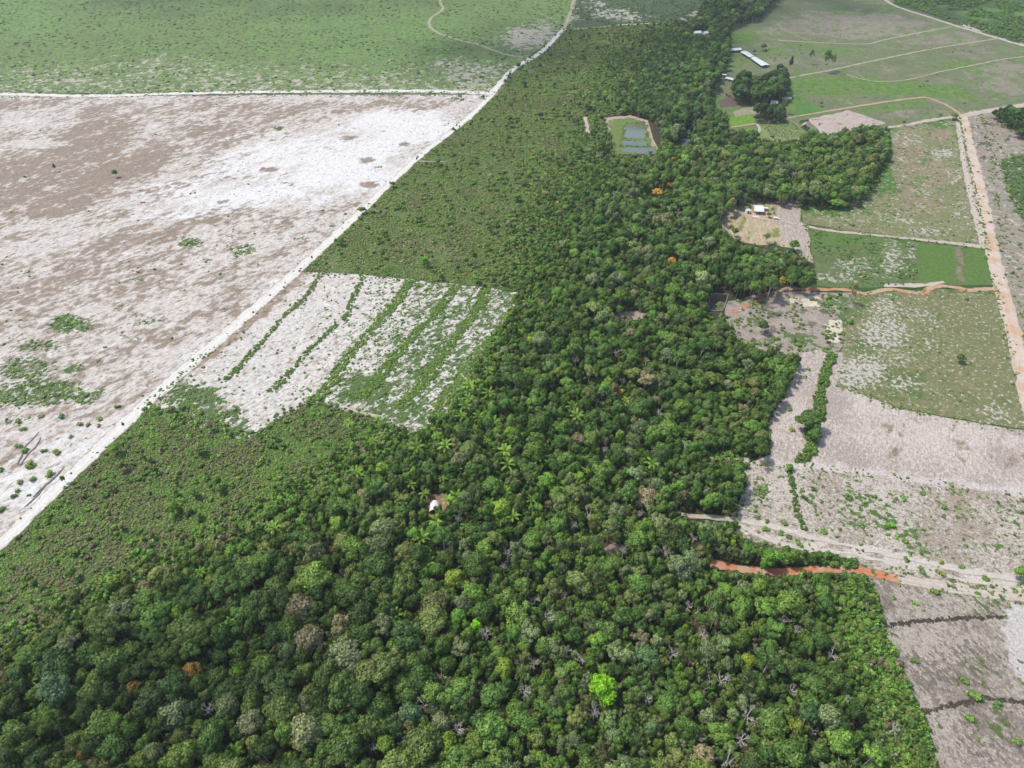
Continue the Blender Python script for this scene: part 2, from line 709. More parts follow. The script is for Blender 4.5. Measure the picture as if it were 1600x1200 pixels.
def smooth_line(pts, step=3.0):
    p = [np.array(q, float) for q in pts]
    p = [2 * p[0] - p[1]] + p + [2 * p[-1] - p[-2]]
    out = []
    for i in range(1, len(p) - 2):
        n = max(2, int(np.linalg.norm(p[i + 1] - p[i]) / step))
        for j in range(n):
            t = j / n
            out.append(0.5 * (2 * p[i] + (p[i + 1] - p[i - 1]) * t + (2 * p[i - 1] - 5 * p[i] + 4 * p[i + 1] - p[i + 2]) * t * t + (3 * p[i] - p[i - 1] - 3 * p[i + 1] + p[i + 2]) * t ** 3))
    out.append(p[-2])
    return np.array(out)


def ribbon(name, px, width, mat, ragged=.35, z=None, step=2.5, seed=0):
    """A dirt road along a line of picture points; width in metres, one number or one per point."""
    z = nextz() if z is None else z
    g = smooth_line([P(*p) for p in px], step)
    d = np.concatenate([[0], np.cumsum(np.linalg.norm(np.diff(g, axis=0), axis=1))])
    if np.isscalar(width):
        wd = np.full(len(g), float(width))
    else:
        wd = np.interp(np.linspace(0, 1, len(g)), np.linspace(0, 1, len(width)), width)
    t = unit(np.gradient(g, axis=0))
    nrm = np.stack([-t[:, 1], t[:, 0]], 1)
    k = 7
    acr = np.linspace(-1, 1, k)
    l = (vn(d, d * 0 + seed, 4.0, 3) + vn(d, d * 0, 1.7, 8) - 1) * ragged * 2
    r = (vn(d, d * 0 + seed, 4.0, 23) + vn(d, d * 0, 1.7, 28) - 1) * ragged * 2
    v, at, al = [], [], []
    for i in range(len(g)):
        for a in acr:
            hw = wd[i] / 2 + (l[i] if a < 0 else r[i])
            v.append((*(g[i] + nrm[i] * hw * a), z))
            at.append(a)
            al.append(d[i])
    f = [(i * k + j, (i + 1) * k + j, (i + 1) * k + j + 1, i * k + j + 1) for i in range(len(g) - 1) for j in range(k - 1)]
    f = [q[::-1] for q in f]
    o = pydata(name, v, f, mat)
    o['kind'] = 'structure'
    for nm, vals in (('across', at), ('along', al), ('portion', np.array(al) / max(al))):
        x = o.data.attributes.new(nm, 'FLOAT', 'POINT')
        x.data.foreach_set('value', np.array(vals, np.float32))
    return o


def road_mat(name, c1, c2, rut, edge, size=6.0, rk=.6, patch=None, fade=None):
    m = NT(name)
    ac = m.attr('across').outputs['Fac']
    n = m.noise(size, 4.0)
    f = m.math('MULTIPLY_ADD', m.math('SUBTRACT', n, .5), 2.4, .5, clamp=True)
    col = m.mix(f, c1, c2)
    if patch:
        pn = m.noise(patch[1], 3.0, seed=4.0)
        col = m.mix(m.math('MULTIPLY_ADD', m.math('SUBTRACT', pn, patch[2]), 9.0, .5, clamp=True), col, patch[0])
    if fade:
        t = m.math('MULTIPLY_ADD', m.math('SUBTRACT', m.noise(7.0, 3.0, seed=15.0), .5), .5, m.attr('portion').outputs['Fac'])
        col = m.mix(m.math('MULTIPLY', m.math('SUBTRACT', t, fade[0]), 7.0, clamp=True), col, fade[1])
    wob = m.math('MULTIPLY_ADD', m.math('SUBTRACT', m.noise(3.0, 2.0, seed=2.0), .5), .35, ac)
    aa = m.math('ABSOLUTE', wob)
    ru = m.math('SUBTRACT', 1.0, m.math('MULTIPLY', m.math('ABSOLUTE', m.math('SUBTRACT', aa, .42)), 6.0), clamp=True)
    col = m.mix(m.math('MULTIPLY', ru, rk), col, rut)
    n3 = m.noise(1.6, 4.0, seed=7.0)
    ed = m.math('MULTIPLY_ADD', m.math('SUBTRACT', m.math('MULTIPLY_ADD', m.math('SUBTRACT', n3, .5), 1.1, aa), .82), 5.0, .5, clamp=True)
    col = m.mix(ed, col, edge)
    sp = m.noise(.9, 3.0, seed=11.0, rough=.7)
    k = m.math('MULTIPLY_ADD', m.math('SUBTRACT', sp, .5), .7, 1.0)
    col = m.mix(1.0, col, m.n('ShaderNodeCombineColor', None, _0=k, _1=k, _2=k).outputs[0], 'MULTIPLY')
    return m.bsdf(col, .95, .1, (sp, .3, .4))


def gn_group():
    ng = bpy.data.node_groups.new('scatter_plants', 'GeometryNodeTree')
    ng.interface.new_socket(name='Geometry', in_out='INPUT', socket_type='NodeSocketGeometry')
    ng.interface.new_socket(name='Plants', in_out='INPUT', socket_type='NodeSocketCollection')
    ng.interface.new_socket(name='Geometry', in_out='OUTPUT', socket_type='NodeSocketGeometry')
    i, o = ng.nodes.new('NodeGroupInput'), ng.nodes.new('NodeGroupOutput')
    ci = ng.nodes.new('GeometryNodeCollectionInfo')
    ci.inputs['Separate Children'].default_value = True
    ci.inputs['Reset Children'].default_value = True
    ip = ng.nodes.new('GeometryNodeInstanceOnPoints')
    ip.inputs['Pick Instance'].default_value = True

    def na(nm, ty):
        nd = ng.nodes.new('GeometryNodeInputNamedAttribute')
        nd.data_type = ty
        nd.inputs['Name'].default_value = nm
        return nd.outputs[0]

    L = ng.links.new
    L(i.outputs[0], ip.inputs['Points'])
    L(i.outputs[1], ci.inputs[0])
    L(ci.outputs[0], ip.inputs['Instance'])
    L(na('idx', 'INT'), ip.inputs['Instance Index'])
    L(na('rot', 'FLOAT_VECTOR'), ip.inputs['Rotation'])
    L(na('scl', 'FLOAT_VECTOR'), ip.inputs['Scale'])
    L(ip.outputs[0], o.inputs[0])
    return ng


GN = gn_group()


def scatter(name, pts, rot, scl, tint, idx, coll):
    pts = np.asarray(pts, np.float32)
    n = len(pts)
    me = bpy.data.meshes.new(name)
    me.vertices.add(n)
    me.vertices.foreach_set('co', pts.ravel())
    a = me.attributes.new('rot', 'FLOAT_VECTOR', 'POINT')
    a.data.foreach_set('vector', np.asarray(rot, np.float32).ravel())
    a = me.attributes.new('scl', 'FLOAT_VECTOR', 'POINT')
    a.data.foreach_set('vector', np.asarray(scl, np.float32).ravel())
    a = me.attributes.new('tint', 'FLOAT_COLOR', 'POINT')
    t = np.ones((n, 4), np.float32)
    t[:, :3] = tint
    a.data.foreach_set('color', t.ravel())
    a = me.attributes.new('idx', 'INT', 'POINT')
    a.data.foreach_set('value', np.asarray(idx, np.int32))
    me.update()
    o = link(name, me)
    md = o.modifiers.new('scatter', 'NODES')
    md.node_group = GN
    md[[s.identifier for s in GN.interface.items_tree if s.name == 'Plants'][0]] = coll
    o['kind'] = 'stuff'
    return o


def proto_coll(name, items):
    c = bpy.data.collections.new(name)
    for k, me in enumerate(items):
        o = bpy.data.objects.new('%s_%02d' % (name, k), me)
        c.objects.link(o)
    return c


def hexgrid(poly_g, s, rng, jit=.45):
    p = np.array(poly_g)
    lo, hi = p.min(0), p.max(0)
    gx, gy = np.meshgrid(np.arange(lo[0], hi[0], s), np.arange(lo[1], hi[1], s * .87))
    gx[1::2] += s / 2
    q = np.stack([gx.ravel(), gy.ravel()], 1)
    q += rng.uniform(-jit, jit, q.shape) * s
    return q[inside(q[:, 0], q[:, 1], [tuple(a) for a in p])]



# ================================================================== THE LAND
K = 0.51
SAND, SAND2 = lin(238, 230, 222, K), lin(205, 195, 186, K)
PINK, PINK2 = lin(196, 182, 176, K), lin(170, 156, 149, K)
BROWN, BROWN2 = lin(160, 143, 130, K), lin(134, 118, 104, K)
GREY, GREY2 = lin(150, 140, 134, K), lin(118, 108, 102, K)
GR, GR2 = lin(98, 130, 66, K), lin(74, 104, 52, K)
DGR, DGR2 = lin(74, 96, 52, K), lin(56, 76, 42, K)
LAWN, LAWN2 = lin(92, 148, 62, K), lin(76, 128, 52, K)
TAN, TAN2 = lin(158, 150, 112, K), lin(136, 134, 96, K)
OLIVE, OLIVE2 = lin(124, 130, 88, K), lin(108, 116, 76, K)
ORANGE, ORANGE2 = lin(214, 146, 100, K), lin(196, 160, 132, K)
RED = lin(212, 118, 74, K)

PIT = [P(1111, 459), P(1137, 461), P(1129, 487), P(1107, 485)]
STREAK = (math.atan2(P(400, 275)[1] - P(200, 345)[1], P(400, 275)[0] - P(200, 345)[0]), 1.6)


def band(fn):
    return fn


ground = sheet('ground', None, land('ground_soil', DGR, BROWN2, 30.0, layers=[(0.5, GR2, DGR2, 60.0, 1.2, 4.0)]), step=400.0, ragged=0, z=0.0,
               ground=[(-2500, -1000), (2500, -1000), (2500, 4000), (-2500, 4000)], holes=[PIT])

forest_floor = sheet('forest_floor', [(-300, 1420), (-300, 990), (0, 990), (250, 860), (500, 750), (690, 600), (795, 470), (845, 330), (925, 240), (955, 130), (1050, 45), (1120, -40), (1270, -40), (1205, 20), (1145, 50), (1140, 90), (1150, 108), (1235, 112), (1240, 170), (1180, 218), (1290, 212), (1400, 196), (1396, 240), (1368, 300), (1262, 315), (1152, 318), (1130, 345), (1160, 375), (1215, 388), (1275, 410), (1275, 445), (1145, 480), (1150, 530), (1250, 550), (1200, 660), (1205, 712), (1165, 760), (1147, 800), (1160, 860), (1350, 890), (1370, 960), (1400, 1050), (1470, 1230), (1500, 1420)],
                     land('forest_litter', lin(96, 84, 66, .5), lin(70, 66, 48, .5), 7.0, layers=[(0.42, DGR2, lin(52, 66, 38, .5), 5.0, 1.6, 4.0)], speck=(1.0, .5)), step=14.0, holes=[PIT])

UP_SCRUB = [(878, 46), (960, 40), (1085, 34), (1055, 70), (1022, 116), (1002, 150), (988, 178), (945, 182), (946, 240), (922, 290), (886, 340), (858, 400), (819, 456), (640, 434), (472, 422), (560, 337), (650, 252), (742, 178), (800, 112)]
LOW_SCRUB = [(-200, 1035), (0, 850), (110, 748), (222, 640), (300, 636), (390, 684), (436, 652), (494, 628), (592, 660), (668, 688), (690, 672), (640, 715), (600, 730), (470, 840), (330, 900), (200, 960), (80, 1030), (-60, 1080), (-300, 1170)]


def m_upbare(px, py):
    e = mell(px, py, [(650, 385, 60, 22, .55), (590, 395, 25, 10, .6), (560, 412, 50, 12, .45), (700, 395, 40, 20, .5), (690, 350, 40, 18, .4), (800, 270, 60, 20, .35), (640, 330, 20, 10, .4), (930, 215, 22, 14, .5), (780, 330, 70, 50, .32)])
    return np.maximum(.22, e)


def m_lowbare(px, py):
    return np.maximum(.25, mell(px, py, [(190, 725, 40, 12, .6), (130, 770, 60, 25, .55), (60, 900, 60, 30, .6), (40, 960, 60, 20, .65), (230, 790, 60, 30, .45), (160, 830, 30, 10, .6), (270, 745, 50, 12, .5), (100, 850, 60, 30, .5)]))


scrub_up = sheet('scrubland', UP_SCRUB, land('scrub_soil', lin(94, 118, 64, K), lin(112, 126, 76, K), 5.0, layers=[('bare', lin(150, 140, 116, K), lin(126, 116, 90, K), 6.0, 1.5, 4.0), (0.14, lin(196, 188, 170, K), PINK, 2.5, 1.5, 7.0)], speck=(1.4, .4)), 9.0, {'bare': m_upbare}, ragged=.5)
scrub_low = sheet('scrubland', LOW_SCRUB, land('low_scrub_soil', lin(86, 114, 52, K), lin(102, 116, 62, K), 5.0, layers=[('bare', lin(124, 116, 90, K), lin(104, 98, 74, K), 4.0, 1.5, 4.0)], speck=(.9, .4)), 5.0, {'bare': m_lowbare}, ragged=.5)

# --- far green pasture at the top
FAR_PAST = [(-420, 143), (-420, -75), (960, -75), (902, -20), (880, 45), (845, 85), (778, 147), (400, 145), (200, 146), (0, 145)]


def m_pastbare(px, py):
    a = .30 * sstep(70, 140, py) + .08
    a = np.maximum(a, mell(px, py, [(822, 60, 42, 22, .72), (850, 50, 22, 26, .6), (740, 118, 70, 28, .5), (90, 125, 90, 20, .42), (340, 122, 60, 20, .42), (700, 100, 40, 14, .45), (745, 135, 50, 8, .5), (565, 135, 60, 6, .5), (470, 128, 60, 10, .45), (250, 105, 120, 25, .36)]))
    return a


def m_pastlush(px, py):
    return np.maximum(.35, mell(px, py, [(30, 30, 80, 40, .8), (560, 60, 240, 60, .6), (520, 110, 120, 25, .55)]))


far_pasture = sheet('pasture', FAR_PAST, land('far_pasture_grass', lin(128, 148, 88, K), lin(112, 134, 76, K), 26.0, layers=[('lush', lin(128, 158, 84, K), lin(116, 146, 76, K), 30.0, 1.4, 3.0), (.36, lin(92, 114, 78, K), lin(82, 104, 72, K), 5.0, 1.6, 4.0), ('bare', lin(206, 198, 184, K), lin(176, 166, 148, K), 5.0, 1.55, 6.0), (.2, lin(164, 156, 126, K), TAN2, 3.0, 1.6, 6.0)], speck=(2.6, .3)), 14.0, {'bare': m_pastbare, 'lush': m_pastlush})

# --- white sand field on the left
SAND_FIELD = [(-420, 148), (0, 146), (200, 150), (400, 148), (776, 148), (742, 178), (650, 252), (560, 337), (472, 420), (222, 640), (110, 748), (0, 850), (-200, 1035), (-420, 1240)]


def streaks(px, py, sa, sb, seed):
    X, Y = PV(px, py)
    c, d = math.cos(STREAK[0]), math.sin(STREAK[0])
    a, b = X * c + Y * d, -X * d + Y * c
    return fbm(a / sa, b / sb, 1.0, seed, 4) - .5


def m_brown(px, py):
    b = .36 + 0 * px
    b = np.maximum(b, .80 * mpoly(px, py, [(-300, 250), (0, 236), (70, 226), (100, 192), (140, 158), (200, 168), (235, 200), (200, 235), (245, 215), (300, 222), (262, 262), (215, 300), (110, 345), (0, 372), (-300, 470)], 30))
    b = np.maximum(b, .58 * mpoly(px, py, [(150, 152), (420, 150), (720, 150), (690, 190), (560, 182), (470, 222), (330, 250), (250, 210)], 24))
    b = np.maximum(b, .55 * mpoly(px, py, [(0, 150), (130, 152), (90, 170), (0, 178), (-300, 190), (-300, 160)], 8))
    b = np.maximum(b, .52 * mpoly(px, py, [(-300, 480), (0, 400), (200, 340), (320, 330), (330, 395), (220, 470), (100, 500), (0, 560), (-300, 640)], 25))
    b = np.maximum(b, mell(px, py, [(262, 535, 40, 12, .8), (180, 475, 22, 10, .5), (245, 525, 20, 8, .6), (65, 440, 30, 8, .5), (95, 640, 60, 20, .5), (90, 685, 40, 10, .6), (420, 265, 18, 4, .8), (545, 215, 14, 4, .9), (508, 230, 10, 4, .8), (325, 345, 14, 4, .9), (574, 288, 16, 7, .85), (290, 290, 20, 6, .6), (575, 250, 14, 5, .8), (632, 225, 10, 6, .5), (450, 287, 14, 5, .5), (70, 376, 30, 6, .5), (340, 315, 25, 5, .5), (430, 395, 40, 18, .48), (330, 480, 60, 30, .42)]))
    w = mell(px, py, [(520, 250, 150, 60, 1), (620, 200, 90, 30, 1), (400, 300, 120, 22, .8), (60, 225, 60, 6, 1), (40, 190, 40, 14, .5), (300, 560, 60, 30, .6), (150, 690, 120, 40, .8), (250, 320, 100, 10, .6), (60, 350, 50, 10, .6), (30, 780, 80, 60, .5)])
    return np.clip(b - .42 * w + .75 * streaks(px, py, 40, 9, 5) * (b > .2) + .5 * streaks(px, py, 14, 5, 9) + mell(px, py, [(420, 265, 18, 4, .5), (545, 215, 14, 4, .55), (508, 230, 10, 4, .5), (574, 288, 16, 7, .5), (575, 250, 14, 5, .5), (632, 225, 10, 6, .45), (450, 287, 14, 5, .45), (325, 345, 16, 4, .5), (560, 320, 12, 4, .4), (350, 315, 14, 4, .4), (600, 205, 9, 3, .4)]), .06, .92)


def m_white(px, py):
    return np.maximum(mell(px, py, [(500, 255, 190, 58, .84), (630, 200, 120, 34, .8), (390, 305, 170, 30, .7), (230, 335, 130, 10, .6), (160, 695, 130, 36, .5), (60, 760, 90, 50, .55), (440, 460, 50, 40, .5), (330, 560, 60, 30, .5)]) + 1.3 * streaks(px, py, 40, 9, 31) * (py < 420) - .04 * (py < 420), 0)


GREENS = [(110, 508, 44, 16, .78), (105, 500, 20, 12, .85), (40, 575, 60, 22, .66), (70, 612, 70, 26, .8), (20, 620, 40, 20, .75), (118, 576, 22, 10, .75), (130, 622, 22, 14, .85), (60, 540, 50, 14, .6), (155, 613, 10, 8, .8), (20, 660, 22, 9, .55), (40, 652, 10, 6, .6),
          (297, 380, 24, 11, .72), (378, 390, 32, 11, .6), (240, 500, 16, 6, .65), (215, 495, 14, 6, .5), (222, 505, 24, 8, .5), (185, 480, 16, 8, .5), (205, 437, 26, 4, .5), (465, 373, 14, 6, .5), (436, 201, 10, 4, .9), (40, 425, 10, 5, .6), (325, 407, 14, 4, .55), (372, 402, 12, 3, .6), (348, 378, 10, 5, .5), (195, 524, 20, 8, .45), (155, 565, 12, 6, .5), (255, 437, 16, 5, .4), (355, 482, 10, 7, .5), (224, 317, 6, 2, .5), (240, 582, 14, 6, .4), (48, 727, 10, 5, .5), (-60, 600, 80, 40, .6), (522, 352, 10, 5, .6), (590, 262, 10, 5, .5), (715, 155, 14, 4, .6), (755, 152, 8, 3, .6), (720, 175, 12, 3, .5)]


def m_green(px, py):
    return mell(px, py, GREENS) * .86


sand_field = sheet('sand_field', SAND_FIELD, land('white_sand', lin(236, 228, 220, K), lin(212, 200, 191, K), 6.0, STREAK, layers=[(.33, lin(200, 186, 176, K), lin(178, 163, 152, K), 1.5, 1.5, 3.0), ('white', lin(244, 240, 238, K), lin(236, 229, 226, K), 6.0, 1.2, 3.0), ('brown', lin(172, 154, 138, K), lin(148, 130, 114, K), 3.4, 1.5, 3.0), (.2, lin(146, 132, 118, K), lin(116, 106, 92, K), 1.5, 1.4, 5.0), ('green', lin(104, 122, 74, K), lin(84, 104, 58, K), 1.8, 1.6, 5.0)], speck=(1.2, .24), bump=.5), 3.6, {'brown': m_brown, 'green': m_green, 'white': m_white}, ragged=.3)

# --- plot of white sand with planted hedge rows
STRIP = [(472, 424), (560, 429), (640, 437), (700, 443), (812, 457), (806, 490), (780, 540), (740, 600), (700, 660), (668, 690), (590, 664), (492, 630), (440, 655), (395, 688), (330, 672), (222, 640), (330, 545)]


def m_sgreen(px, py):
    g = .15 + .36 * sstep(520, 740, px + (py - 430) * .55)
    g = np.maximum(g, mell(px, py, [(570, 610, 60, 30, .85), (640, 570, 50, 40, .62), (690, 530, 40, 40, .55), (620, 640, 60, 22, .72), (680, 460, 30, 20, .45), (700, 640, 40, 40, .5), (720, 560, 30, 50, .6), (300, 620, 60, 24, .75), (330, 645, 60, 20, .75), (280, 645, 40, 14, .5), (370, 660, 24, 22, .62), (740, 460, 24, 12, .5), (790, 455, 20, 8, .5), (270, 605, 30, 12, .5), (530, 500, 26, 8, .35), (655, 515, 20, 60, .5)]))
    return g


def m_sbrown(px, py):
    return np.maximum(.22, mline(px, py, [(468, 428), (440, 458), (400, 495), (350, 535), (290, 580), (235, 632)], 9, 8) * .85)


strip_plot = sheet('sand_plot', STRIP, land('plot_sand', SAND, lin(220, 210, 202, K), 5.0, STREAK, layers=[(.36, lin(202, 191, 183, K), lin(178, 167, 158, K), 1.3, 1.5, 3.0), ('brown', lin(184, 164, 146, K), lin(150, 128, 108, K), 5.0, 1.5, 4.0), ('green', lin(106, 126, 76, K), lin(90, 110, 64, K), 2.2, 1.7, 5.0)], speck=(.9, .30), bump=.5), 4.5, {'green': m_sgreen, 'brown': m_sbrown}, ragged=1.1)

# --- top middle, beyond the cross track
top_mid = sheet('pasture', [(882, 42), (896, 5), (920, -75), (1210, -75), (1130, -10), (1095, 34), (985, 40)], land('top_scrub_grass', lin(88, 106, 72, K), lin(74, 92, 62, K), 20.0, layers=[('bare', lin(206, 200, 188, K), lin(168, 160, 140, K), 6.0, 1.6, 6.0)], speck=(2.4, .3)), 12.0,
                {'bare': lambda px, py: np.maximum(.14, mell(px, py, [(960, 22, 50, 12, .5), (985, 28, 30, 7, .6), (930, 8, 30, 10, .4), (890, 20, 8, 30, .6), (1095, 22, 18, 6, .8), (1075, 30, 8, 4, .8)]))})

# --- right hand pasture
R_PAST = [(1120, 44), (1150, 38), (1190, 26), (1205, 0), (1235, -75), (1420, -75), (1395, 8), (1500, 42), (1640, 88), (1760, 130), (1760, 150), (1600, 163), (1535, 174), (1500, 181), (1445, 189), (1398, 198), (1335, 203), (1290, 209), (1250, 220), (1215, 223), (1186, 215), (1120, 205), (1110, 160), (1125, 110), (1135, 78)]


def m_rgreen(px, py):
    return np.maximum(.30, mell(px, py, [(1300, 135, 150, 18, .8), (1250, 125, 60, 20, .5), (1440, 140, 90, 12, .75), (1160, 60, 30, 14, .85), (1195, 85, 40, 14, .5), (1160, 95, 26, 20, .5), (1500, 105, 70, 10, .5), (1380, 168, 40, 8, .8), (1420, 160, 30, 5, .85), (1255, 170, 30, 12, .9), (1240, 155, 30, 14, .75), (1320, 80, 60, 8, .55), (1250, 75, 40, 7, .6), (1145, 185, 30, 16, .8), (1500, 150, 60, 8, .6), (1130, 160, 16, 14, .8), (1560, 130, 60, 10, .4), (1385, 15, 20, 10, .6), (1310, 18, 30, 8, .6), (1170, 48, 20, 6, .6)]))


def m_rtan(px, py):
    return np.maximum(.22, mell(px, py, [(1330, 40, 130, 26, .8), (1240, 45, 60, 20, .6), (1500, 60, 60, 14, .6), (1560, 110, 60, 16, .8), (1570, 135, 60, 14, .75), (1470, 175, 30, 7, .6), (1410, 175, 40, 10, .5), (1440, 60, 60, 14, .55), (1340, 120, 40, 6, .4), (1225, 95, 30, 10, .5), (1300, 100, 50, 12, .4)]))


r_pasture = sheet('pasture', R_PAST, land('right_pasture_grass', lin(132, 134, 104, K), lin(114, 120, 88, K), 18.0, layers=[('tan', lin(158, 147, 132, K), lin(144, 136, 116, K), 16.0, 1.5, 3.0), ('green', lin(90, 120, 62, K), lin(122, 150, 70, K), 12.0, 1.4, 3.0), (.15, lin(78, 98, 60, K), lin(80, 92, 64, K), 4.0, 1.7, 6.0)], speck=(2.6, .22)), 9.0, {'green': m_rgreen, 'tan': m_rtan}, ragged=.4)
far_right = sheet('scrubland', [(1398, 4), (1425, -75), (1800, -75), (1900, 80), (1760, 118), (1640, 84), (1500, 40)], land('far_right_scrub_soil', lin(92, 112, 74, K), lin(78, 96, 64, K), 18.0, layers=[('bare', lin(206, 200, 184, K), PINK, 6.0, 1.5, 7.0), ('lush', lin(112, 146, 74, K), lin(96, 130, 66, K), 14.0, 1.2, 4.0)], speck=(2.2, .3)), 10.0,
                  {'bare': lambda px, py: np.maximum(.06, mell(px, py, [(1515, 40, 12, 5, .9), (1535, 46, 20, 4, .8), (1560, 60, 30, 4, .55), (1600, 70, 40, 6, .5)])), 'lush': lambda px, py: mell(px, py, [(1550, 22, 60, 12, .8), (1480, 5, 60, 8, .5)])})

# --- small holdings
sheet('bare_field', [(1262, 187), (1326, 172), (1384, 192), (1339, 203), (1285, 210)], land('bare_field_soil', lin(206, 190, 180, K), lin(184, 166, 154, K), 6.0, layers=[(.2, lin(150, 128, 108, K), lin(120, 100, 80, K), 5.0, 1.5, 6.0)], speck=(1.5, .25)), 5.0)
sheet('crop_field', [(1184, 193.5), (1234, 184), (1263, 212), (1216, 222.5), (1190, 213)], land('crop_soil', lin(150, 160, 104, K), lin(128, 136, 90, K), 6.0), 5.0, ragged=.2)
sheet('lawn', [(1138, 184), (1177, 180), (1182, 193), (1140, 198)], land('bright_lawn', lin(132, 166, 62, K), lin(104, 142, 52, K), 3.0, (rad(60), 4.0), speck=(1.5, .2)), 4.0, ragged=.2)
sheet('lawn', [(1244, 163), (1260, 160), (1279, 174), (1239, 181)], land('paddock_grass', lin(98, 142, 74, K), lin(86, 128, 66, K), 8.0), 5.0, ragged=.2)
sheet('lawn', [(1158, 203), (1176, 200), (1192, 207), (1192, 221), (1165, 226), (1146, 224)], land('garden_grass', lin(128, 158, 74, K), lin(104, 138, 62, K), 5.0, layers=[(.25, lin(170, 158, 118, K), lin(150, 140, 100, K), 4.0, 1.6, 4.0)]), 4.0, ragged=.6)
sheet('ploughed_patch', [(1121, 158), (1143, 149.5), (1157, 164), (1126, 169)], land('ploughed_soil', lin(120, 106, 100, K), lin(104, 92, 86, K), 4.0), 4.0, ragged=.3)
sheet('bare_field', [(1146, 174), (1160, 169), (1182, 166), (1182, 178), (1148, 183)], land('patch_soil', lin(176, 164, 146, K), lin(150, 146, 116, K), 5.0), 4.0, ragged=.5)
sheet('pond_bank', [(943, 184), (985, 180), (1012, 188), (1020, 215), (1028, 232), (1024, 241), (960, 241), (950, 236), (958, 215), (942, 205)], land('pond_bank_soil', lin(126, 142, 82, K), lin(110, 130, 70, K), 4.0, layers=[('bare', lin(202, 182, 164, K), lin(180, 158, 140, K), 4.0, 1.2, 5.0)], speck=(1.4, .25)), 3.0,
      {'bare': lambda px, py: np.maximum(mline(px, py, [(944, 186), (985, 181), (1010, 189), (1017, 208), (1026, 232)], 2.6, 2.4), mell(px, py, [(950, 190, 12, 6, .5), (955, 200, 8, 7, .4)]))}, ragged=.3)

# --- clearing round the white house
HOUSE_CLR = [(1150, 322), (1165, 312), (1180, 309), (1209, 315), (1247, 312), (1252, 325), (1250, 345), (1262, 356), (1266, 395), (1272, 412), (1255, 404), (1240, 388), (1222, 386), (1212, 380), (1190, 384), (1165, 380), (1140, 370), (1122, 350), (1134, 334)]
sheet('yard', HOUSE_CLR, land('yard_soil', lin(206, 186, 156, K), lin(184, 164, 136, K), 4.0, (rad(75), 3.0), layers=[('grass', lin(150, 152, 90, K), lin(124, 136, 74, K), 4.0, 1.5, 4.0), ('plough', lin(202, 186, 172, K), lin(172, 157, 144, K), 1.8, 1.2, 3.0), ('dust', lin(214, 186, 156, K), lin(206, 172, 138, K), 4.0, 1.0, 4.0)], speck=(.9, .35)), 2.5,
      {'grass': lambda px, py: np.maximum(.2, mell(px, py, [(1155, 345, 22, 10, .5), (1175, 318, 30, 8, .65), (1212, 364, 14, 8, .8), (1150, 355, 18, 8, .5), (1205, 325, 14, 8, .55)])),
       'plough': lambda px, py: mpoly(px, py, [(1212, 318), (1247, 313), (1251, 330), (1250, 345), (1262, 356), (1266, 395), (1272, 412), (1240, 386), (1222, 380), (1214, 350)], 5) * .95,
       'dust': lambda px, py: np.maximum(mell(px, py, [(1178, 338, 16, 6, .8), (1192, 340, 12, 5, .5), (1210, 345, 16, 4, .5)]), 0)}, ragged=.5)

# --- fields right of the forest
sheet('field', [(1345, 202), (1398, 199), (1445, 190), (1498, 184), (1510, 240), (1522, 300), (1540, 384), (1400, 369), (1254, 350), (1252, 325), (1250, 312), (1280, 313), (1330, 310), (1362, 298), (1385, 250), (1388, 205)],
      land('specked_field_soil', lin(146, 142, 106, K), lin(126, 130, 88, K), 12.0, layers=[('tan', lin(164, 148, 122, K), lin(148, 130, 104, K), 9.0, 1.3, 3.5), ('green', lin(100, 134, 66, K), lin(84, 116, 56, K), 6.0, 1.5, 5.0), ('white', lin(216, 207, 196, K), lin(184, 174, 160, K), 2.2, 1.9, 5.0)], speck=(1.4, .35)), 5.0,
      {'tan': lambda px, py: mell(px, py, [(1440, 270, 60, 60, .5), (1420, 230, 40, 30, .6), (1430, 320, 60, 20, .6), (1470, 210, 24, 14, .6)]),
       'green': lambda px, py: np.maximum(.26, mell(px, py, [(1375, 265, 22, 50, .85), (1390, 290, 16, 14, .85), (1290, 325, 50, 16, .8), (1345, 325, 30, 18, .5), (1385, 335, 14, 30, .5), (1450, 245, 16, 12, .5), (1470, 195, 24, 8, .8), (1395, 205, 10, 10, .5), (1490, 380, 40, 6, .6), (1385, 215, 8, 40, .6)])),
       'white': lambda px, py: np.maximum(.17, mell(px, py, [(1420, 220, 26, 12, .42), (1470, 240, 24, 10, .55), (1410, 250, 12, 8, .5), (1495, 275, 14, 16, .5), (1450, 300, 30, 10, .32), (1400, 340, 40, 12, .38), (1330, 345, 40, 6, .36), (1460, 362, 50, 6, .45), (1398, 215, 12, 20, .4), (1500, 330, 14, 30, .36)]))}, ragged=.5)
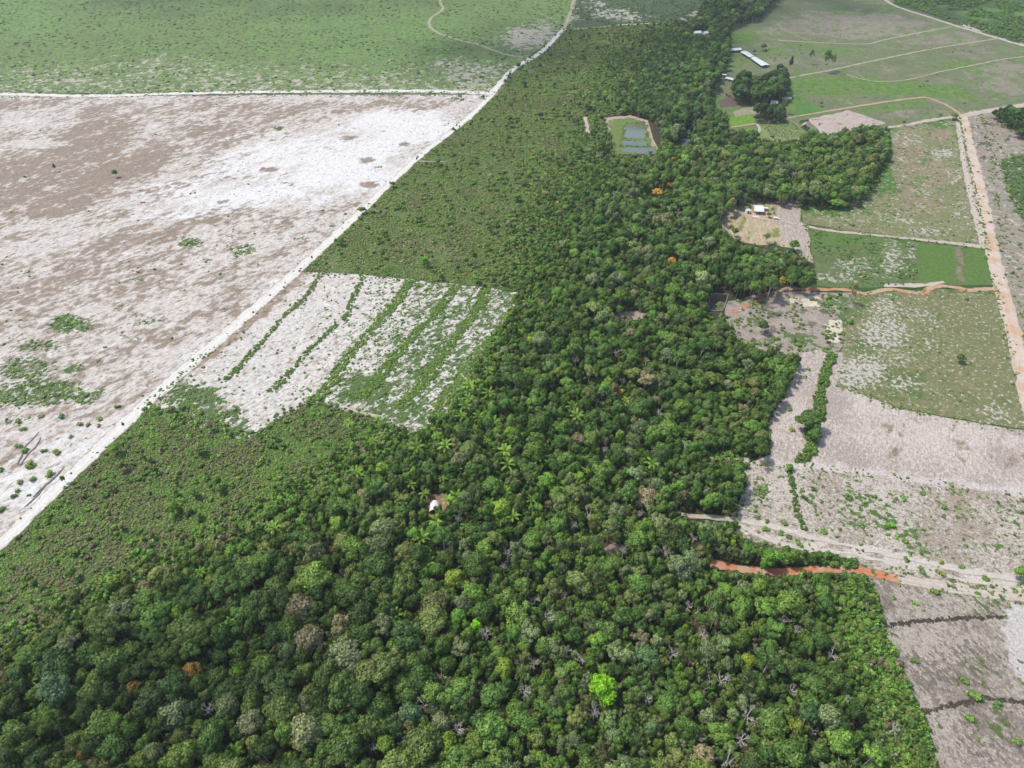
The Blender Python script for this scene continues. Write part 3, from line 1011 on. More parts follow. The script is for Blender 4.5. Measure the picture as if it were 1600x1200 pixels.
sheet('field', [(1262, 357), (1400, 374), (1542, 389), (1552, 446), (1470, 446), (1340, 450), (1275, 447), (1274, 415), (1268, 395)],
      land('green_plot_soil', lin(112, 130, 80, K), lin(98, 112, 70, K), 9.0, layers=[('lush', lin(106, 134, 68, K), lin(92, 120, 58, K), 3.0, 1.0, 4.0), ('white', lin(214, 204, 194, K), lin(180, 168, 156, K), 2.0, 1.9, 5.0), ('strip', lin(150, 138, 112, K), lin(132, 122, 96, K), 4.0, .8, 4.0)], speck=(1.4, .3)), 4.0,
      {'lush': lambda px, py: np.maximum(mell(px, py, [(1320, 372, 60, 12, .85), (1290, 368, 30, 8, .8), (1380, 385, 24, 12, .6), (1280, 380, 14, 16, .5)]), np.maximum(mpoly(px, py, [(1431, 378), (1490, 380), (1493, 440), (1438, 440)], 3), mpoly(px, py, [(1507, 382), (1540, 388), (1550, 445), (1507, 443)], 3))),
       'white': lambda px, py: np.maximum(.12, mell(px, py, [(1395, 410, 24, 20, .5), (1330, 415, 40, 14, .4), (1300, 435, 40, 8, .4), (1395, 395, 14, 24, .45), (1360, 430, 40, 8, .3), (1425, 400, 6, 30, .4)])) * (1 - mpoly(px, py, [(1431, 378), (1540, 384), (1550, 445), (1438, 440)], 3)),
       'strip': lambda px, py: mpoly(px, py, [(1492, 380), (1506, 381), (1506, 443), (1495, 441)], 3) * .8}, ragged=.4)
sheet('cleared_ground', [(1132, 488), (1138, 472), (1165, 466), (1190, 458), (1230, 455), (1330, 458), (1345, 470), (1320, 500), (1318, 540), (1300, 562), (1252, 557), (1215, 553), (1180, 546), (1140, 538)],
      land('cleared_soil', lin(186, 170, 160, K), lin(160, 146, 134, K), 6.0, layers=[('green', lin(106, 128, 76, K), lin(88, 108, 62, K), 4.0, 1.6, 5.0), ('grey', lin(132, 120, 112, K), lin(112, 102, 94, K), 4.0, 1.3, 4.0), ('white', lin(232, 218, 198, K), lin(216, 198, 176, K), 3.0, 1.0, 6.0), ('red', lin(206, 142, 104, K), lin(190, 130, 96, K), 3.0, 1.2, 5.0)], speck=(1.0, .35)), 3.0,
      {'green': lambda px, py: np.maximum(.22, mell(px, py, [(1285, 480, 24, 14, .5), (1310, 470, 24, 12, .65), (1250, 530, 30, 12, .65), (1240, 520, 20, 10, .6), (1200, 535, 30, 8, .5), (1320, 500, 16, 30, .75), (1175, 500, 16, 10, .5), (1160, 470, 20, 8, .5), (1275, 545, 40, 10, .6)])),
       'grey': lambda px, py: mell(px, py, [(1195, 478, 20, 8, .5), (1210, 490, 24, 10, .5), (1205, 515, 14, 8, .8), (1175, 480, 14, 6, .6), (1270, 510, 16, 10, .5)]),
       'white': lambda px, py: np.maximum(mpoly(px, py, [(1252, 466), (1277, 463), (1278, 478), (1256, 480)], 2), np.maximum(mpoly(px, py, [(1290, 500), (1315, 500), (1315, 535), (1293, 534)], 2), mell(px, py, [(1240, 470, 14, 7, .6), (1300, 466, 20, 5, .5)]))),
       'red': lambda px, py: np.maximum(mline(px, py, [(1128, 490), (1150, 488), (1165, 480), (1185, 466), (1215, 459)], 3.5, 3) * .8, 0)}, ragged=.7)
sheet('field', [(1326, 460), (1400, 456), (1470, 452), (1556, 454), (1575, 520), (1598, 610), (1606, 672), (1500, 655), (1400, 636), (1330, 612), (1305, 604), (1300, 570), (1316, 545), (1318, 505), (1332, 478)],
      land('big_field_soil', lin(136, 136, 92, K), lin(118, 122, 80, K), 8.0, layers=[(.34, lin(150, 142, 106, K), lin(140, 130, 96, K), 5.0, 1.6, 3.0), ('green', lin(108, 126, 74, K), lin(94, 112, 62, K), 3.5, 1.6, 4.0), ('white', lin(214, 206, 196, K), lin(184, 174, 162, K), 1.9, 2.0, 5.0)], speck=(1.0, .3)), 4.0,
      {'green': lambda px, py: np.maximum(.22, mell(px, py, [(1340, 480, 30, 24, .6), (1350, 540, 30, 30, .6), (1400, 590, 60, 20, .6), (1440, 590, 20, 14, .5), (1420, 620, 50, 12, .6)])),
       'white': lambda px, py: np.maximum(.18, mell(px, py, [(1385, 480, 28, 18, .5), (1380, 520, 46, 34, .56), (1345, 580, 50, 30, .62), (1410, 600, 30, 14, .5), (1435, 490, 26, 12, .42), (1455, 510, 14, 12, .45), (1450, 540, 14, 8, .5), (1550, 640, 26, 10, .42), (1540, 660, 20, 10, .45), (1440, 628, 14, 5, .5), (1570, 655, 20, 8, .4), (1330, 600, 20, 10, .6), (1400, 560, 40, 20, .38)]))}, ragged=.5)

# --- ploughed pale plot and the sandy plot below it
def m_mottle(px, py):
    X, Y = PV(px, py)
    return np.clip(.5 + 1.5 * (fbm(X, Y, 16, 41, 4) - .5), 0, 1)


PLOUGH = [(1252, 551), (1285, 545), (1318, 552), (1308, 590), (1306, 604), (1335, 612), (1400, 637), (1500, 657), (1606, 674), (1760, 700), (1760, 800), (1600, 786), (1440, 764), (1300, 745), (1235, 738), (1160, 728), (1205, 710), (1200, 660), (1228, 612)]
FURROW = (math.atan2(P(1290, 640)[1] - P(1270, 725)[1], P(1290, 640)[0] - P(1270, 725)[0]), 2.6)
sheet('ploughed_plot', PLOUGH, land('pale_plough_soil', lin(222, 208, 197, K), lin(206, 191, 180, K), 6.0, (FURROW[0], 1.4), layers=[('mottle', lin(196, 180, 169, K), lin(174, 158, 148, K), 1.6, 1.7, 2.2), ('brown', lin(168, 148, 128, K), lin(146, 130, 108, K), 4.0, 1.3, 4.0), ('white', lin(222, 210, 204, K), lin(206, 194, 188, K), 5.0, 1.0, 3.0)], speck=(.7, .4), bump=.6, furrow=(FURROW[0], 1.5, .07)), 4.0,
      {'mottle': m_mottle, 'brown': lambda px, py: np.maximum(mline(px, py, [(1492, 655), (1496, 700), (1498, 745)], 5, 3.5) * .8, np.maximum(mell(px, py, [(1580, 720, 40, 14, .5), (1400, 670, 40, 16, .42), (1395, 710, 16, 8, .5), (1420, 660, 30, 10, .4)]), .1)),
       'white': lambda px, py: np.maximum(mline(px, py, [(1160, 720), (1240, 726), (1440, 750), (1600, 770), (1760, 800)], 8, 6) * .8, mell(px, py, [(1560, 690, 60, 14, .4), (1340, 640, 40, 18, .4)]))}, ragged=.4)
SANDY = [(1160, 722), (1240, 730), (1300, 736), (1440, 755), (1600, 777), (1760, 803), (1760, 980), (1600, 932), (1420, 903), (1345, 889), (1280, 868), (1215, 858), (1165, 842), (1140, 815), (1148, 795), (1165, 760)]


def m_sandgreen(px, py):
    return np.maximum(.2, mell(px, py, [(1345, 800, 40, 40, .55), (1380, 810, 30, 24, .6), (1420, 840, 26, 20, .6), (1185, 770, 20, 24, .62), (1175, 800, 16, 20, .5), (1270, 770, 30, 40, .42), (1400, 780, 20, 14, .5), (1500, 800, 40, 20, .42), (1440, 860, 40, 16, .45), (1580, 800, 30, 30, .42), (1560, 850, 40, 16, .42), (1250, 850, 20, 8, .55), (1340, 860, 40, 6, .5), (1480, 890, 60, 10, .4), (1590, 910, 30, 8, .5), (1300, 880, 80, 8, .5), (1225, 860, 40, 8, .8), (1330, 760, 20, 10, .4), (1460, 770, 26, 10, .4)]))


sheet('sandy_plot', SANDY, land('sandy_plot_soil', lin(222, 210, 198, K), lin(196, 182, 168, K), 5.0, layers=[('brown', lin(180, 158, 136, K), lin(160, 138, 114, K), 4.0, 1.5, 3.0), ('mottle', lin(186, 171, 156, K), lin(162, 148, 132, K), 1.4, 1.8, 3.0), (.22, lin(150, 136, 126, K), lin(126, 116, 104, K), 1.4, 1.6, 6.0), ('green', lin(104, 130, 72, K), lin(86, 112, 58, K), 2.6, 1.8, 6.0), ('track', lin(226, 214, 206, K), lin(210, 196, 188, K), 4.0, .7, 4.0)], speck=(.7, .42), bump=.6), 3.5,
      {'mottle': lambda px, py: m_mottle(px, py) * .8, 'green': lambda px, py: m_sandgreen(px, py) * .9, 'brown': lambda px, py: np.maximum(mline(px, py, [(1498, 765), (1500, 800), (1506, 845)], 6, 4) * .9, mell(px, py, [(1500, 790, 16, 50, .5), (1470, 790, 40, 20, .5), (1440, 830, 40, 20, .4), (1580, 880, 40, 12, .4), (1540, 830, 40, 20, .4)])),
       'track': lambda px, py: np.maximum(mline(px, py, [(1140, 810), (1200, 822), (1280, 842), (1400, 868), (1500, 890), (1600, 905)], 5, 4), mline(px, py, [(1150, 822), (1200, 840), (1260, 858), (1330, 866), (1420, 886), (1530, 908), (1600, 922)], 4, 3.5)) * .9}, ragged=.5)

# --- felled brown plot at the bottom right
FELLED = [(1352, 900), (1420, 909), (1560, 932), (1760, 962), (1760, 1420), (1500, 1420), (1468, 1225), (1440, 1130), (1398, 1040), (1370, 960)]
sheet('felled_plot', FELLED, land('felled_soil', lin(182, 168, 154, K), lin(140, 127, 116, K), 3.0, (rad(120), 1.5), layers=[('grey', lin(142, 130, 120, K), lin(122, 110, 102, K), 2.6, 1.6, 2.5), ('mottle', lin(206, 192, 178, K), lin(184, 170, 157, K), 1.0, 2.0, 4.0), ('white', lin(226, 216, 210, K), lin(204, 194, 188, K), 3.0, 1.2, 5.0), ('green', lin(112, 126, 76, K), lin(94, 110, 64, K), 2.5, 1.6, 6.0)], speck=(.45, .5), bump=.7), 2.6,
      {'mottle': lambda px, py: m_mottle(px, py) * .75, 'grey': lambda px, py: np.maximum(.3, mell(px, py, [(1480, 1040, 90, 60, .62), (1540, 1150, 80, 60, .6), (1380, 940, 20, 40, .5)])),
       'white': lambda px, py: np.maximum(mpoly(px, py, [(1576, 938), (1760, 965), (1760, 1130), (1660, 1110), (1600, 1075), (1578, 1040), (1566, 985)], 6), mell(px, py, [(1480, 945, 30, 8, .35), (1440, 940, 40, 12, .3)])) * .9,
       'green': lambda px, py: np.maximum(.14, mell(px, py, [(1490, 925, 60, 14, .42), (1540, 950, 30, 20, .45), (1540, 1050, 26, 30, .42), (1580, 1030, 16, 20, .4), (1560, 1130, 40, 40, .4), (1400, 1150, 20, 60, .5), (1390, 990, 10, 12, .5)]))}, ragged=.6)

# --- right of the main road
sheet('field', [(1506, 186), (1535, 178), (1600, 170), (1770, 150), (1840, 420), (1900, 760), (1760, 700), (1650, 680), (1606, 612), (1566, 450), (1535, 300)],
      land('roadside_field_soil', lin(172, 160, 144, K), lin(150, 138, 122, K), 6.0, layers=[('green', lin(96, 118, 68, K), lin(82, 102, 58, K), 5.0, 1.2, 5.0), ('grey', lin(112, 100, 96, K), lin(98, 90, 84, K), 4.0, 1.2, 5.0), (.22, lin(214, 204, 196, K), lin(190, 180, 172, K), 3.0, 1.7, 6.0)], speck=(1.4, .35)), 5.0,
      {'green': lambda px, py: np.maximum(.24, np.maximum(mpoly(px, py, [(1556, 180), (1600, 172), (1770, 150), (1800, 230), (1600, 214), (1585, 200)], 5), mpoly(px, py, [(1557, 252), (1600, 242), (1800, 225), (1840, 420), (1700, 400), (1600, 350), (1578, 310), (1570, 280)], 5))),
       'grey': lambda px, py: np.maximum(mline(px, py, [(1520, 198), (1550, 195), (1575, 188)], 2.5, 2), np.maximum(mline(px, py, [(1522, 225), (1550, 224), (1590, 214)], 2, 1.5), mline(px, py, [(1530, 248), (1560, 247)], 2, 1.5))) * .85}, ragged=.5)

# --- water
WATER = NT('pond_water')
_n = WATER.noise(3.0, 2.0)
WATER.bsdf((0.085, 0.105, 0.085, 1), 0.3, 0.5, (_n, .04, .1))
REFLECTWATER = NT('green_pond_water')
_n = REFLECTWATER.noise(3.0, 2.0)
REFLECTWATER.bsdf(REFLECTWATER.mix(REFLECTWATER.attr('olive').outputs['Fac'], (.10, .118, .09, 1), (.075, .08, .025, 1)), 0.3, 0.5, (_n, .05, .1))  # olive part paints the reflection of the trees into the water colour
DARKWATER = NT('creek_water')
_n = DARKWATER.noise(3.0, 2.0)
DARKWATER.bsdf((0.02, 0.03, 0.035, 1), 0.06, 0.5, (_n, .05, .1))
sheet('pond', [(980, 192.5), (1008.5, 191.5), (1010, 212), (1006, 216.5), (974, 215), (975, 200)], REFLECTWATER.m, 2.5, {'olive': lambda px, py: 1 - sstep(198, 206, py - (px - 990) * .12)}, ragged=.1)
sheet('pond', [(971, 220), (1009, 220.8), (1013.5, 228), (971, 227.4)], WATER.m, 4.0, ragged=.1)
sheet('pond', [(971, 231.2), (1023, 230.8), (1024, 239), (1010, 241), (973, 237)], WATER.m, 4.0, ragged=.1)
sheet('creek', [(1060, 243), (1046, 228), (1058, 220), (1068, 208), (1076, 190), (1088, 196), (1082, 214), (1076, 230)], DARKWATER.m, 4.0, ragged=.4)

# --- roads
R_SAND = road_mat('sand_track', lin(246, 240, 233, K), lin(236, 228, 221, K), lin(210, 200, 194, K), lin(196, 184, 172, K), rk=.45)
R_PALE = road_mat('pale_track', lin(208, 192, 178, K), lin(190, 174, 158, K), lin(222, 208, 196, K), lin(160, 150, 128, K))
R_DIRT = road_mat('orange_road', lin(214, 190, 170, K), lin(222, 204, 190, K), lin(228, 210, 196, K), lin(206, 192, 178, K), rk=.35, patch=(lin(212, 176, 144, K), 12.0, .55))
R_CLAY = road_mat('red_clay_track', lin(208, 172, 146, K), lin(202, 166, 138, K), lin(212, 188, 168, K), lin(176, 146, 120, K), rk=.4, patch=(lin(214, 130, 86, K), 8.0, .46), fade=(.9, lin(198, 180, 166, K)))
R_PATH = road_mat('orange_clay_path', lin(206, 176, 148, K), lin(194, 166, 138, K), lin(216, 188, 162, K), lin(168, 150, 118, K), rk=.4, patch=(lin(204, 146, 106, K), 9.0, .5))
R_CLAY2 = road_mat('clay_and_sand_track', lin(218, 202, 188, K), lin(206, 190, 176, K), lin(178, 164, 152, K), lin(172, 158, 142, K))
R_THIN = road_mat('thin_orange_track', lin(194, 170, 140, K), lin(182, 158, 128, K), lin(206, 184, 156, K), lin(150, 146, 100, K))
R_GRASS = road_mat('grass_track', lin(182, 176, 148, K), lin(168, 164, 132, K), lin(196, 188, 162, K), lin(140, 142, 102, K))

ribbon('sand_road', [(-330, 1150), (-150, 990), (0, 850), (60, 792), (112, 742), (222, 636), (350, 524), (472, 416), (560, 334), (650, 249), (742, 175), (800, 110), (845, 82), (880, 46)], [5.5, 6, 6.5, 7.5, 7.6, 6, 5.6, 5.2, 5.2, 5.6, 6.0, 6.0, 5.4, 4.4], R_SAND, ragged=.5)
ribbon('sand_road', [(880, 46), (893, 15), (905, -30), (915, -75)], [5, 4], R_GRASS, ragged=.8)
ribbon('sand_road', [(-420, 145), (-200, 146), (0, 147), (140, 150), (290, 146), (400, 144), (533, 143), (660, 142.5), (778, 146)], [8, 8, 7, 6.5, 6.5, 6, 6, 7, 8], R_SAND, ragged=.9)
ribbon('dirt_path', [(694, -40), (688, 0), (692, 14), (674, 28), (671, 40), (686, 52), (716, 62), (745, 69), (775, 80), (800, 87), (838, 92)], [3.2, 3.4, 4, 4, 4], R_GRASS, ragged=.4)
ribbon('dirt_path', [(880, 47), (905, 45), (940, 42), (985, 38), (1040, 37), (1088, 36)], [3.5, 3, 3, 2.5], R_SAND, ragged=.7)
ribbon('dirt_path', [(489, 627), (528, 634), (558, 643), (594, 652)], [1.6, 1.6, 2], R_PALE, ragged=.4)
ribbon('dirt_path', [(655, 252), (695, 253)], [1.1, .7], R_PALE, ragged=.4)
ribbon('dirt_path', [(914, 183), (917, 196), (919, 208)], [3, 3], R_PALE, ragged=.5)
ribbon('dirt_path', [(1372, -10), (1396, 8), (1449, 26), (1499, 42), (1556, 59), (1640, 84), (1760, 120)], [5, 5, 6, 7], R_PALE, ragged=.5)
ribbon('dirt_path', [(1216, 63), (1266, 66), (1349, 69), (1383, 62), (1433, 52), (1486, 42)], [3, 2.2, 3.0, 2.4], R_GRASS, ragged=.4)
ribbon('dirt_path', [(1217, 126), (1253, 118), (1299, 109.5), (1366, 95), (1449, 78), (1516, 67), (1556, 61)], [3.5, 3.0, 2.8, 2.8], R_GRASS, ragged=.4)
ribbon('dirt_path', [(1322, 117), (1366, 127), (1416, 125), (1466, 113), (1516, 103), (1566, 93), (1640, 84)], [2, 2, 2.4, 2.6], R_GRASS, ragged=.4)
ribbon('dirt_path', [(1142, 199), (1183, 193), (1239, 183), (1299, 173), (1366, 162), (1416, 155), (1446, 152.5), (1461, 156.5), (1483, 167), (1501, 179)], [2.5, 2.5, 3.2, 3.2, 3.2], R_THIN, ragged=.4)
ribbon('dirt_path', [(1183, 194), (1187, 203), (1181, 210)], [2.2, 2.4], R_PALE, ragged=.4)
ribbon('dirt_path', [(1190, 223), (1216, 223.5), (1240, 220), (1250, 217)], [1.5, 2], R_PALE, ragged=.3)
ribbon('dirt_road', [(1283, 211), (1333, 203), (1399, 198), (1449, 189), (1500, 181)], [3.5, 4, 4.5, 5], R_PALE, ragged=.7)
ribbon('dirt_road', [(1500, 182), (1533, 175.5), (1566, 170), (1610, 163), (1760, 143)], [8, 8, 7.5], R_PALE, ragged=.8)
ribbon('dirt_path', [(1497, 186), (1503, 233), (1514, 290), (1528, 350), (1539, 386)], [4.5, 4.5, 5], R_CLAY2, ragged=.5)
ribbon('dirt_road', [(1503, 180), (1510, 208), (1518, 240), (1529, 288), (1540, 338), (1552, 400), (1567, 460), (1584, 520), (1600, 592), (1618, 680), (1640, 800)], [8, 7, 7.5, 7.5, 8, 7.5, 7.5, 8], R_DIRT, ragged=.5)
ribbon('dirt_path', [(1248, 350), (1262, 354), (1300, 361), (1350, 366), (1400, 371), (1460, 377), (1542, 387)], [3, 3, 3, 3.5, 5], R_PALE, ragged=.4)
ribbon('dirt_path', [(1165, 335), (1185, 341), (1215, 345), (1245, 350)], [2.4, 2.8], R_PALE, ragged=.4)
ribbon('dirt_path', [(1192, 462), (1230, 452), (1280, 453), (1325, 453), (1350, 459), (1395, 452), (1437, 459), (1462, 448), (1490, 449), (1520, 454), (1558, 450)], [2.5, 3, 3.4, 3.4, 3.4, 3.4], R_PATH, ragged=.6)
ribbon('dirt_path', [(1380, 446), (1410, 446), (1440, 446), (1475, 441)], [3.5, 4, 2], R_CLAY2, ragged=.5)
ribbon('dirt_path', [(1050, 868), (1076, 878), (1112, 881), (1160, 889), (1200, 894), (1240, 894), (1285, 889), (1335, 890), (1380, 899), (1420, 907)], [3.0, 3.4, 3.4, 3.6, 4, 4, 4.2], R_CLAY, ragged=.5)
ribbon('dirt_road', [(1405, 904), (1450, 912), (1520, 923), (1600, 934), (1780, 962)], [4.5, 5, 5, 5.2, 5.5], R_CLAY2, ragged=.3)
R_TRACK = road_mat('pale_sand_track', lin(218, 206, 193, K), lin(204, 192, 179, K), lin(228, 217, 206, K), lin(200, 188, 172, K), rk=.6)
ribbon('dirt_path', [(1146, 812), (1200, 822), (1280, 843), (1400, 869), (1500, 891), (1600, 908), (1760, 935)], [1.8, 2.2, 2.4, 2.4], R_TRACK, ragged=.6)
ribbon('dirt_path', [(1150, 818), (1178, 832), (1205, 845), (1260, 859), (1330, 866), (1420, 887), (1530, 910), (1600, 924), (1760, 950)], [1.6, 2.0, 2.0, 2.0], R_TRACK, ragged=.6)
ribbon('dirt_path', [(1050, 802), (1080, 806), (1120, 809), (1150, 814)], [2, 2.4], R_PALE, ragged=.5)
ribbon('dirt_path', [(1100, 714), (1140, 718), (1170, 720)], [2, 2.4], R_PALE, ragged=.5)
sheet('clearing', [(668, 772), (700, 768), (712, 776), (702, 790), (690, 806), (668, 806), (658, 790)], land('clearing_soil', lin(176, 146, 116, K), lin(140, 116, 92, K), 3.0, speck=(.8, .3)), 3.0)
sheet('clearing', [(950, 492), (965, 487), (1015, 486), (1020, 494), (1000, 500), (965, 502)], land('clearing_sand', lin(196, 180, 168, K), lin(164, 148, 132, K), 3.0, speck=(.8, .3)), 3.0)
sheet('clearing', [(940, 855), (962, 850), (985, 855), (980, 866), (955, 868)], land('clearing_litter', lin(172, 154, 142, K), lin(140, 122, 106, K), 3.0, speck=(.8, .3)), 3.0)

M_RUT = flat('wheel_rut_soil', lin(128, 116, 108, K), .95, .2, .8)
for rut in ([(61, 675), (50, 688), (39, 699), (35, 711), (27, 726)], [(64, 684), (56, 699), (46, 708), (31, 728)], [(101, 729), (87, 745), (73, 757), (58, 775), (44, 788), (30, 800)], [(95, 737), (80, 752), (66, 763), (52, 777)]):
    ribbon('wheel_rut', rut, [.25, .55, .6, .3], M_RUT, ragged=.16, step=1.0)

# ================================================================== PLANTS
RNG = np.random.default_rng(7)
KINDS = ['dome', 'dome', 'lumpy', 'lumpy', 'umbrella', 'umbrella', 'tall', 'loose', 'dome', 'loose']
TREES = []
for i, k in enumerate(KINDS):
    cr, tr = tree_geo(k, 40 + i)
    bk = PALEBARK if k in ('umbrella', 'loose', 'tall') else BARK
    both = Geo()
    both.addgeo(cr)
    v, f, n, a, m_ = tr.merged()
    both.addgeo((v, f, n, a, m_ + 1))
    TREES.append((k, cr.mesh('crown', [LEAF]), tr.mesh('trunk', [bk]), both.mesh('tree', [LEAF, bk])))
DEAD = []
for i in range(5):
    cr, tr = dead_geo(70 + i)
    DEAD.append((cr.mesh('branches', [DEADWOOD]), tr.mesh('trunk', [DEADWOOD])))
PALMS = []
PALM_ALL = []
for i in range(4):
    tr, frs = palm_geo(90 + i)
    PALMS.append((tr.mesh('trunk', [BARK]), [g.mesh('frond', [FROND]) for g in frs]))
BUSH = [bush_geo(120 + i) for i in range(6)]
BUSHF = [bush_geo(140 + i, 110, .17) for i in range(4)]
TUFT = [tuft_geo(160 + i) for i in range(4)]
DEAD_ALL = []
for i in range(3):
    b_, t_ = dead_geo(70 + i)
    b_.addgeo(t_)
    DEAD_ALL.append(b_.mesh('dead_tree', [DEADWOOD]))
C_TREE = proto_coll('tree_kinds', [t[3] for t in TREES] + DEAD_ALL)
C_BUSH = proto_coll('bush_kinds', [g.mesh('bush', [LEAF]) for g in BUSH])
C_TUFT = proto_coll('tuft_kinds', [g.mesh('tuft', [LEAF]) for g in TUFT])
BUSH_ME = [g.mesh('shrub', [LEAF]) for g in BUSHF]

# leaf colours (albedo) and the words for them
TINTS = {
    'dark green': (0.0753, 0.1397, 0.0335),
    'deep green': (0.0998, 0.1777, 0.0391),
    'mid green': (0.1281, 0.217, 0.0465),
    'fresh green': (0.1563, 0.2593, 0.0465),
    'olive green': (0.1714, 0.217, 0.0651),
    'grey green': (0.1836, 0.235, 0.1097),
    'yellow green': (0.2072, 0.291, 0.0391),
    'tan': (0.25, 0.232, 0.135),
    'bright green': (0.1412, 0.2804, 0.0446),
    'lime green': (0.2, 0.42, 0.018),
    'orange': (0.5, 0.27, 0.035),
    'bluish green': (0.0979, 0.1905, 0.0791),
    'shade green': (0.0471, 0.0931, 0.0279),
    'golden': (0.46, 0.33, 0.04),
    'dull orange': (0.28, 0.18, 0.045),}


def tint_of(name, rng, k=.14):
    t = np.array(TINTS[name]) * (1 + rng.normal(0, k)) * (1 + rng.normal(0, .05, 3))
    return np.clip(t, .01, .7)


LABELS = []   # (object, place, words for its look, what it is)


def want_label(o, pos, look, what):
    LABELS.append((o, np.array(pos[:2], float), look, what))


def make_tree(ti, x, y, r, hz, tint, rz, name='broadleaf_tree', look=None, what='tree', group='trees of the forest', label=None, cat='tree'):
    k, cm, tm, _ = TREES[ti]
    o = empty(name, (x, y, 0), rz, None, cat, group)
    s = r / 4.4
    o.scale = (s, s, hz)
    t = link('trunk', tm, o)
    c = link('crown', cm, o)
    c['tint'] = [float(q) for q in tint] + [1.0]
    if label:
        o['label'] = label
    else:
        want_label(o, (x, y), look, what)
    return o


# ---- where trees stand, judged by where their crowns show
FOREST = [(-260, 1430), (-260, 1060), (0, 1012), (60, 988), (130, 950), (250, 885), (340, 850), (440, 800), (520, 745), (560, 712), (640, 682), (700, 645), (742, 575), (800, 485), (816, 440), (848, 375), (880, 308), (925, 262), (955, 245), (1000, 247), (1024, 245), (1034, 226), (1020, 192), (1008, 181), (996, 172), (975, 168), (985, 140), (1000, 115), (1035, 75), (1060, 46), (1088, 25), (1120, -40), (1255, -40), (1205, 0), (1190, 20), (1150, 30), (1138, 44), (1142, 62), (1136, 86), (1131, 104), (1120, 122), (1110, 148), (1118, 168), (1138, 186), (1136, 196), (1118, 206), (1130, 228), (1190, 224), (1245, 221), (1262, 206), (1290, 214), (1345, 200), (1386, 200), (1390, 233), (1367, 265), (1357, 298), (1329, 307), (1279, 309), (1246, 308), (1209, 310), (1180, 310), (1152, 314), (1134, 328), (1122, 346), (1140, 372), (1165, 385), (1190, 392), (1240, 397), (1262, 410), (1272, 430), (1265, 440), (1240, 443), (1190, 450), (1140, 446), (1108, 450), (1103, 470), (1105, 492), (1134, 496), (1142, 508), (1147, 528), (1180, 542), (1215, 551), (1250, 556), (1241, 582), (1224, 612), (1196, 660), (1202, 704), (1150, 712), (1168, 730), (1158, 757), (1142, 800), (1150, 828), (1160, 848), (1215, 866), (1330, 884), (1348, 900), (1366, 915), (1370, 960), (1384, 1000), (1402, 1040), (1438, 1120), (1460, 1200), (1500, 1430)]
CLUMP1 = [(1143, 137), (1150, 120), (1163, 111), (1185, 120), (1205, 112), (1222, 98), (1231, 112), (1231, 145), (1229, 156), (1200, 157), (1170, 157), (1150, 150)]
CLUMP2 = [(1182, 166), (1224, 160), (1231, 172), (1224, 184), (1197, 187), (1181, 184)]
CLUMP3 = [(1120, 202), (1160, 202), (1186, 206), (1192, 224), (1130, 232)]
CLUMP4 = [(940, 212), (957, 205), (960, 222), (948, 240), (930, 236)]
CLUMP5 = [(1535, 165), (1600, 168), (1800, 150), (1830, 215), (1600, 205), (1560, 180)]
CLUMP6 = [(1225, 855), (1330, 878), (1330, 886), (1240, 880), (1215, 868)]
KEEP_OPEN_LINES = [[(1112, 881), (1160, 889), (1200, 894), (1240, 894), (1285, 889), (1335, 890), (1380, 899)], [(1056, 802), (1100, 808), (1150, 814)], [(1105, 714), (1170, 720)]]
KEEP_OPEN = [(683, 785, 19, 18), (1122, 472, 17, 18), (985, 493, 30, 7), (960, 858, 22, 9), (995, 215, 40, 30), (1095, 52, 16, 5), (1137, 121, 10, 7), (1170, 134, 5, 5), (1135, 147, 6, 4), (1227, 154, 9, 5), (1118, 477, 12, 22), (1066, 222, 16, 7), (1079, 200, 6, 12), (1188, 330, 30, 14), (1165, 345, 30, 18), (1175, 362, 30, 10)]


KEEP_CROWN = []


def crown_ok(X, Y, r, h, poly):
    px, py = Q(X, Y, h)
    bx, by = Q(X, Y, 0)
    ok = inside(px, py, poly)
    kp = CP * (by + 394) / CAM_H
    rp = r * kp
    for x, y, rx, ry in KEEP_OPEN:
        ok &= np.hypot((px - x) / (rx + rp * .75), (py - y) / (ry + rp * .75)) > 1
        ok &= np.hypot((bx - x) / rx, (by - y) / ry) > 1
    tx, ty = Q(X, Y, h + 1.2)
    ok &= inside(tx, ty, poly)
    for x, y, rx, ry in KEEP_CROWN:
        ok &= np.hypot((px - x) / (rx + rp * .7), (py - y) / (ry + rp * .8)) > 1
    for ln in KEEP_OPEN_LINES:
        ok &= segdist(px, py, ln) > rp * .75 + 4
        ok &= segdist(bx, by, ln) > 8
    return ok, px, py


placed = []
cells = {}


def free(x, y, r, k=.74):
    cx, cy = int(x // 8), int(y // 8)
    for i in (-1, 0, 1):
        for j in (-1, 0, 1):
            for (x2, y2, r2) in cells.get((cx + i, cy + j), ()):
                if (x - x2) ** 2 + (y - y2) ** 2 < (k * (r + r2)) ** 2:
                    return False
    return True


def put(x, y, r):
    cells.setdefault((int(x // 8), int(y // 8)), []).append((x, y, r))


def at_crown(px, py, h):
    return P(px, py, h)


# ---- trees that the photograph singles out: (picture x, y of the crown, radius, form, colour, label)
def form(k, rng=RNG):
    c = [i for i, q in enumerate(KINDS) if q == k]
    return c[rng.integers(len(c))]


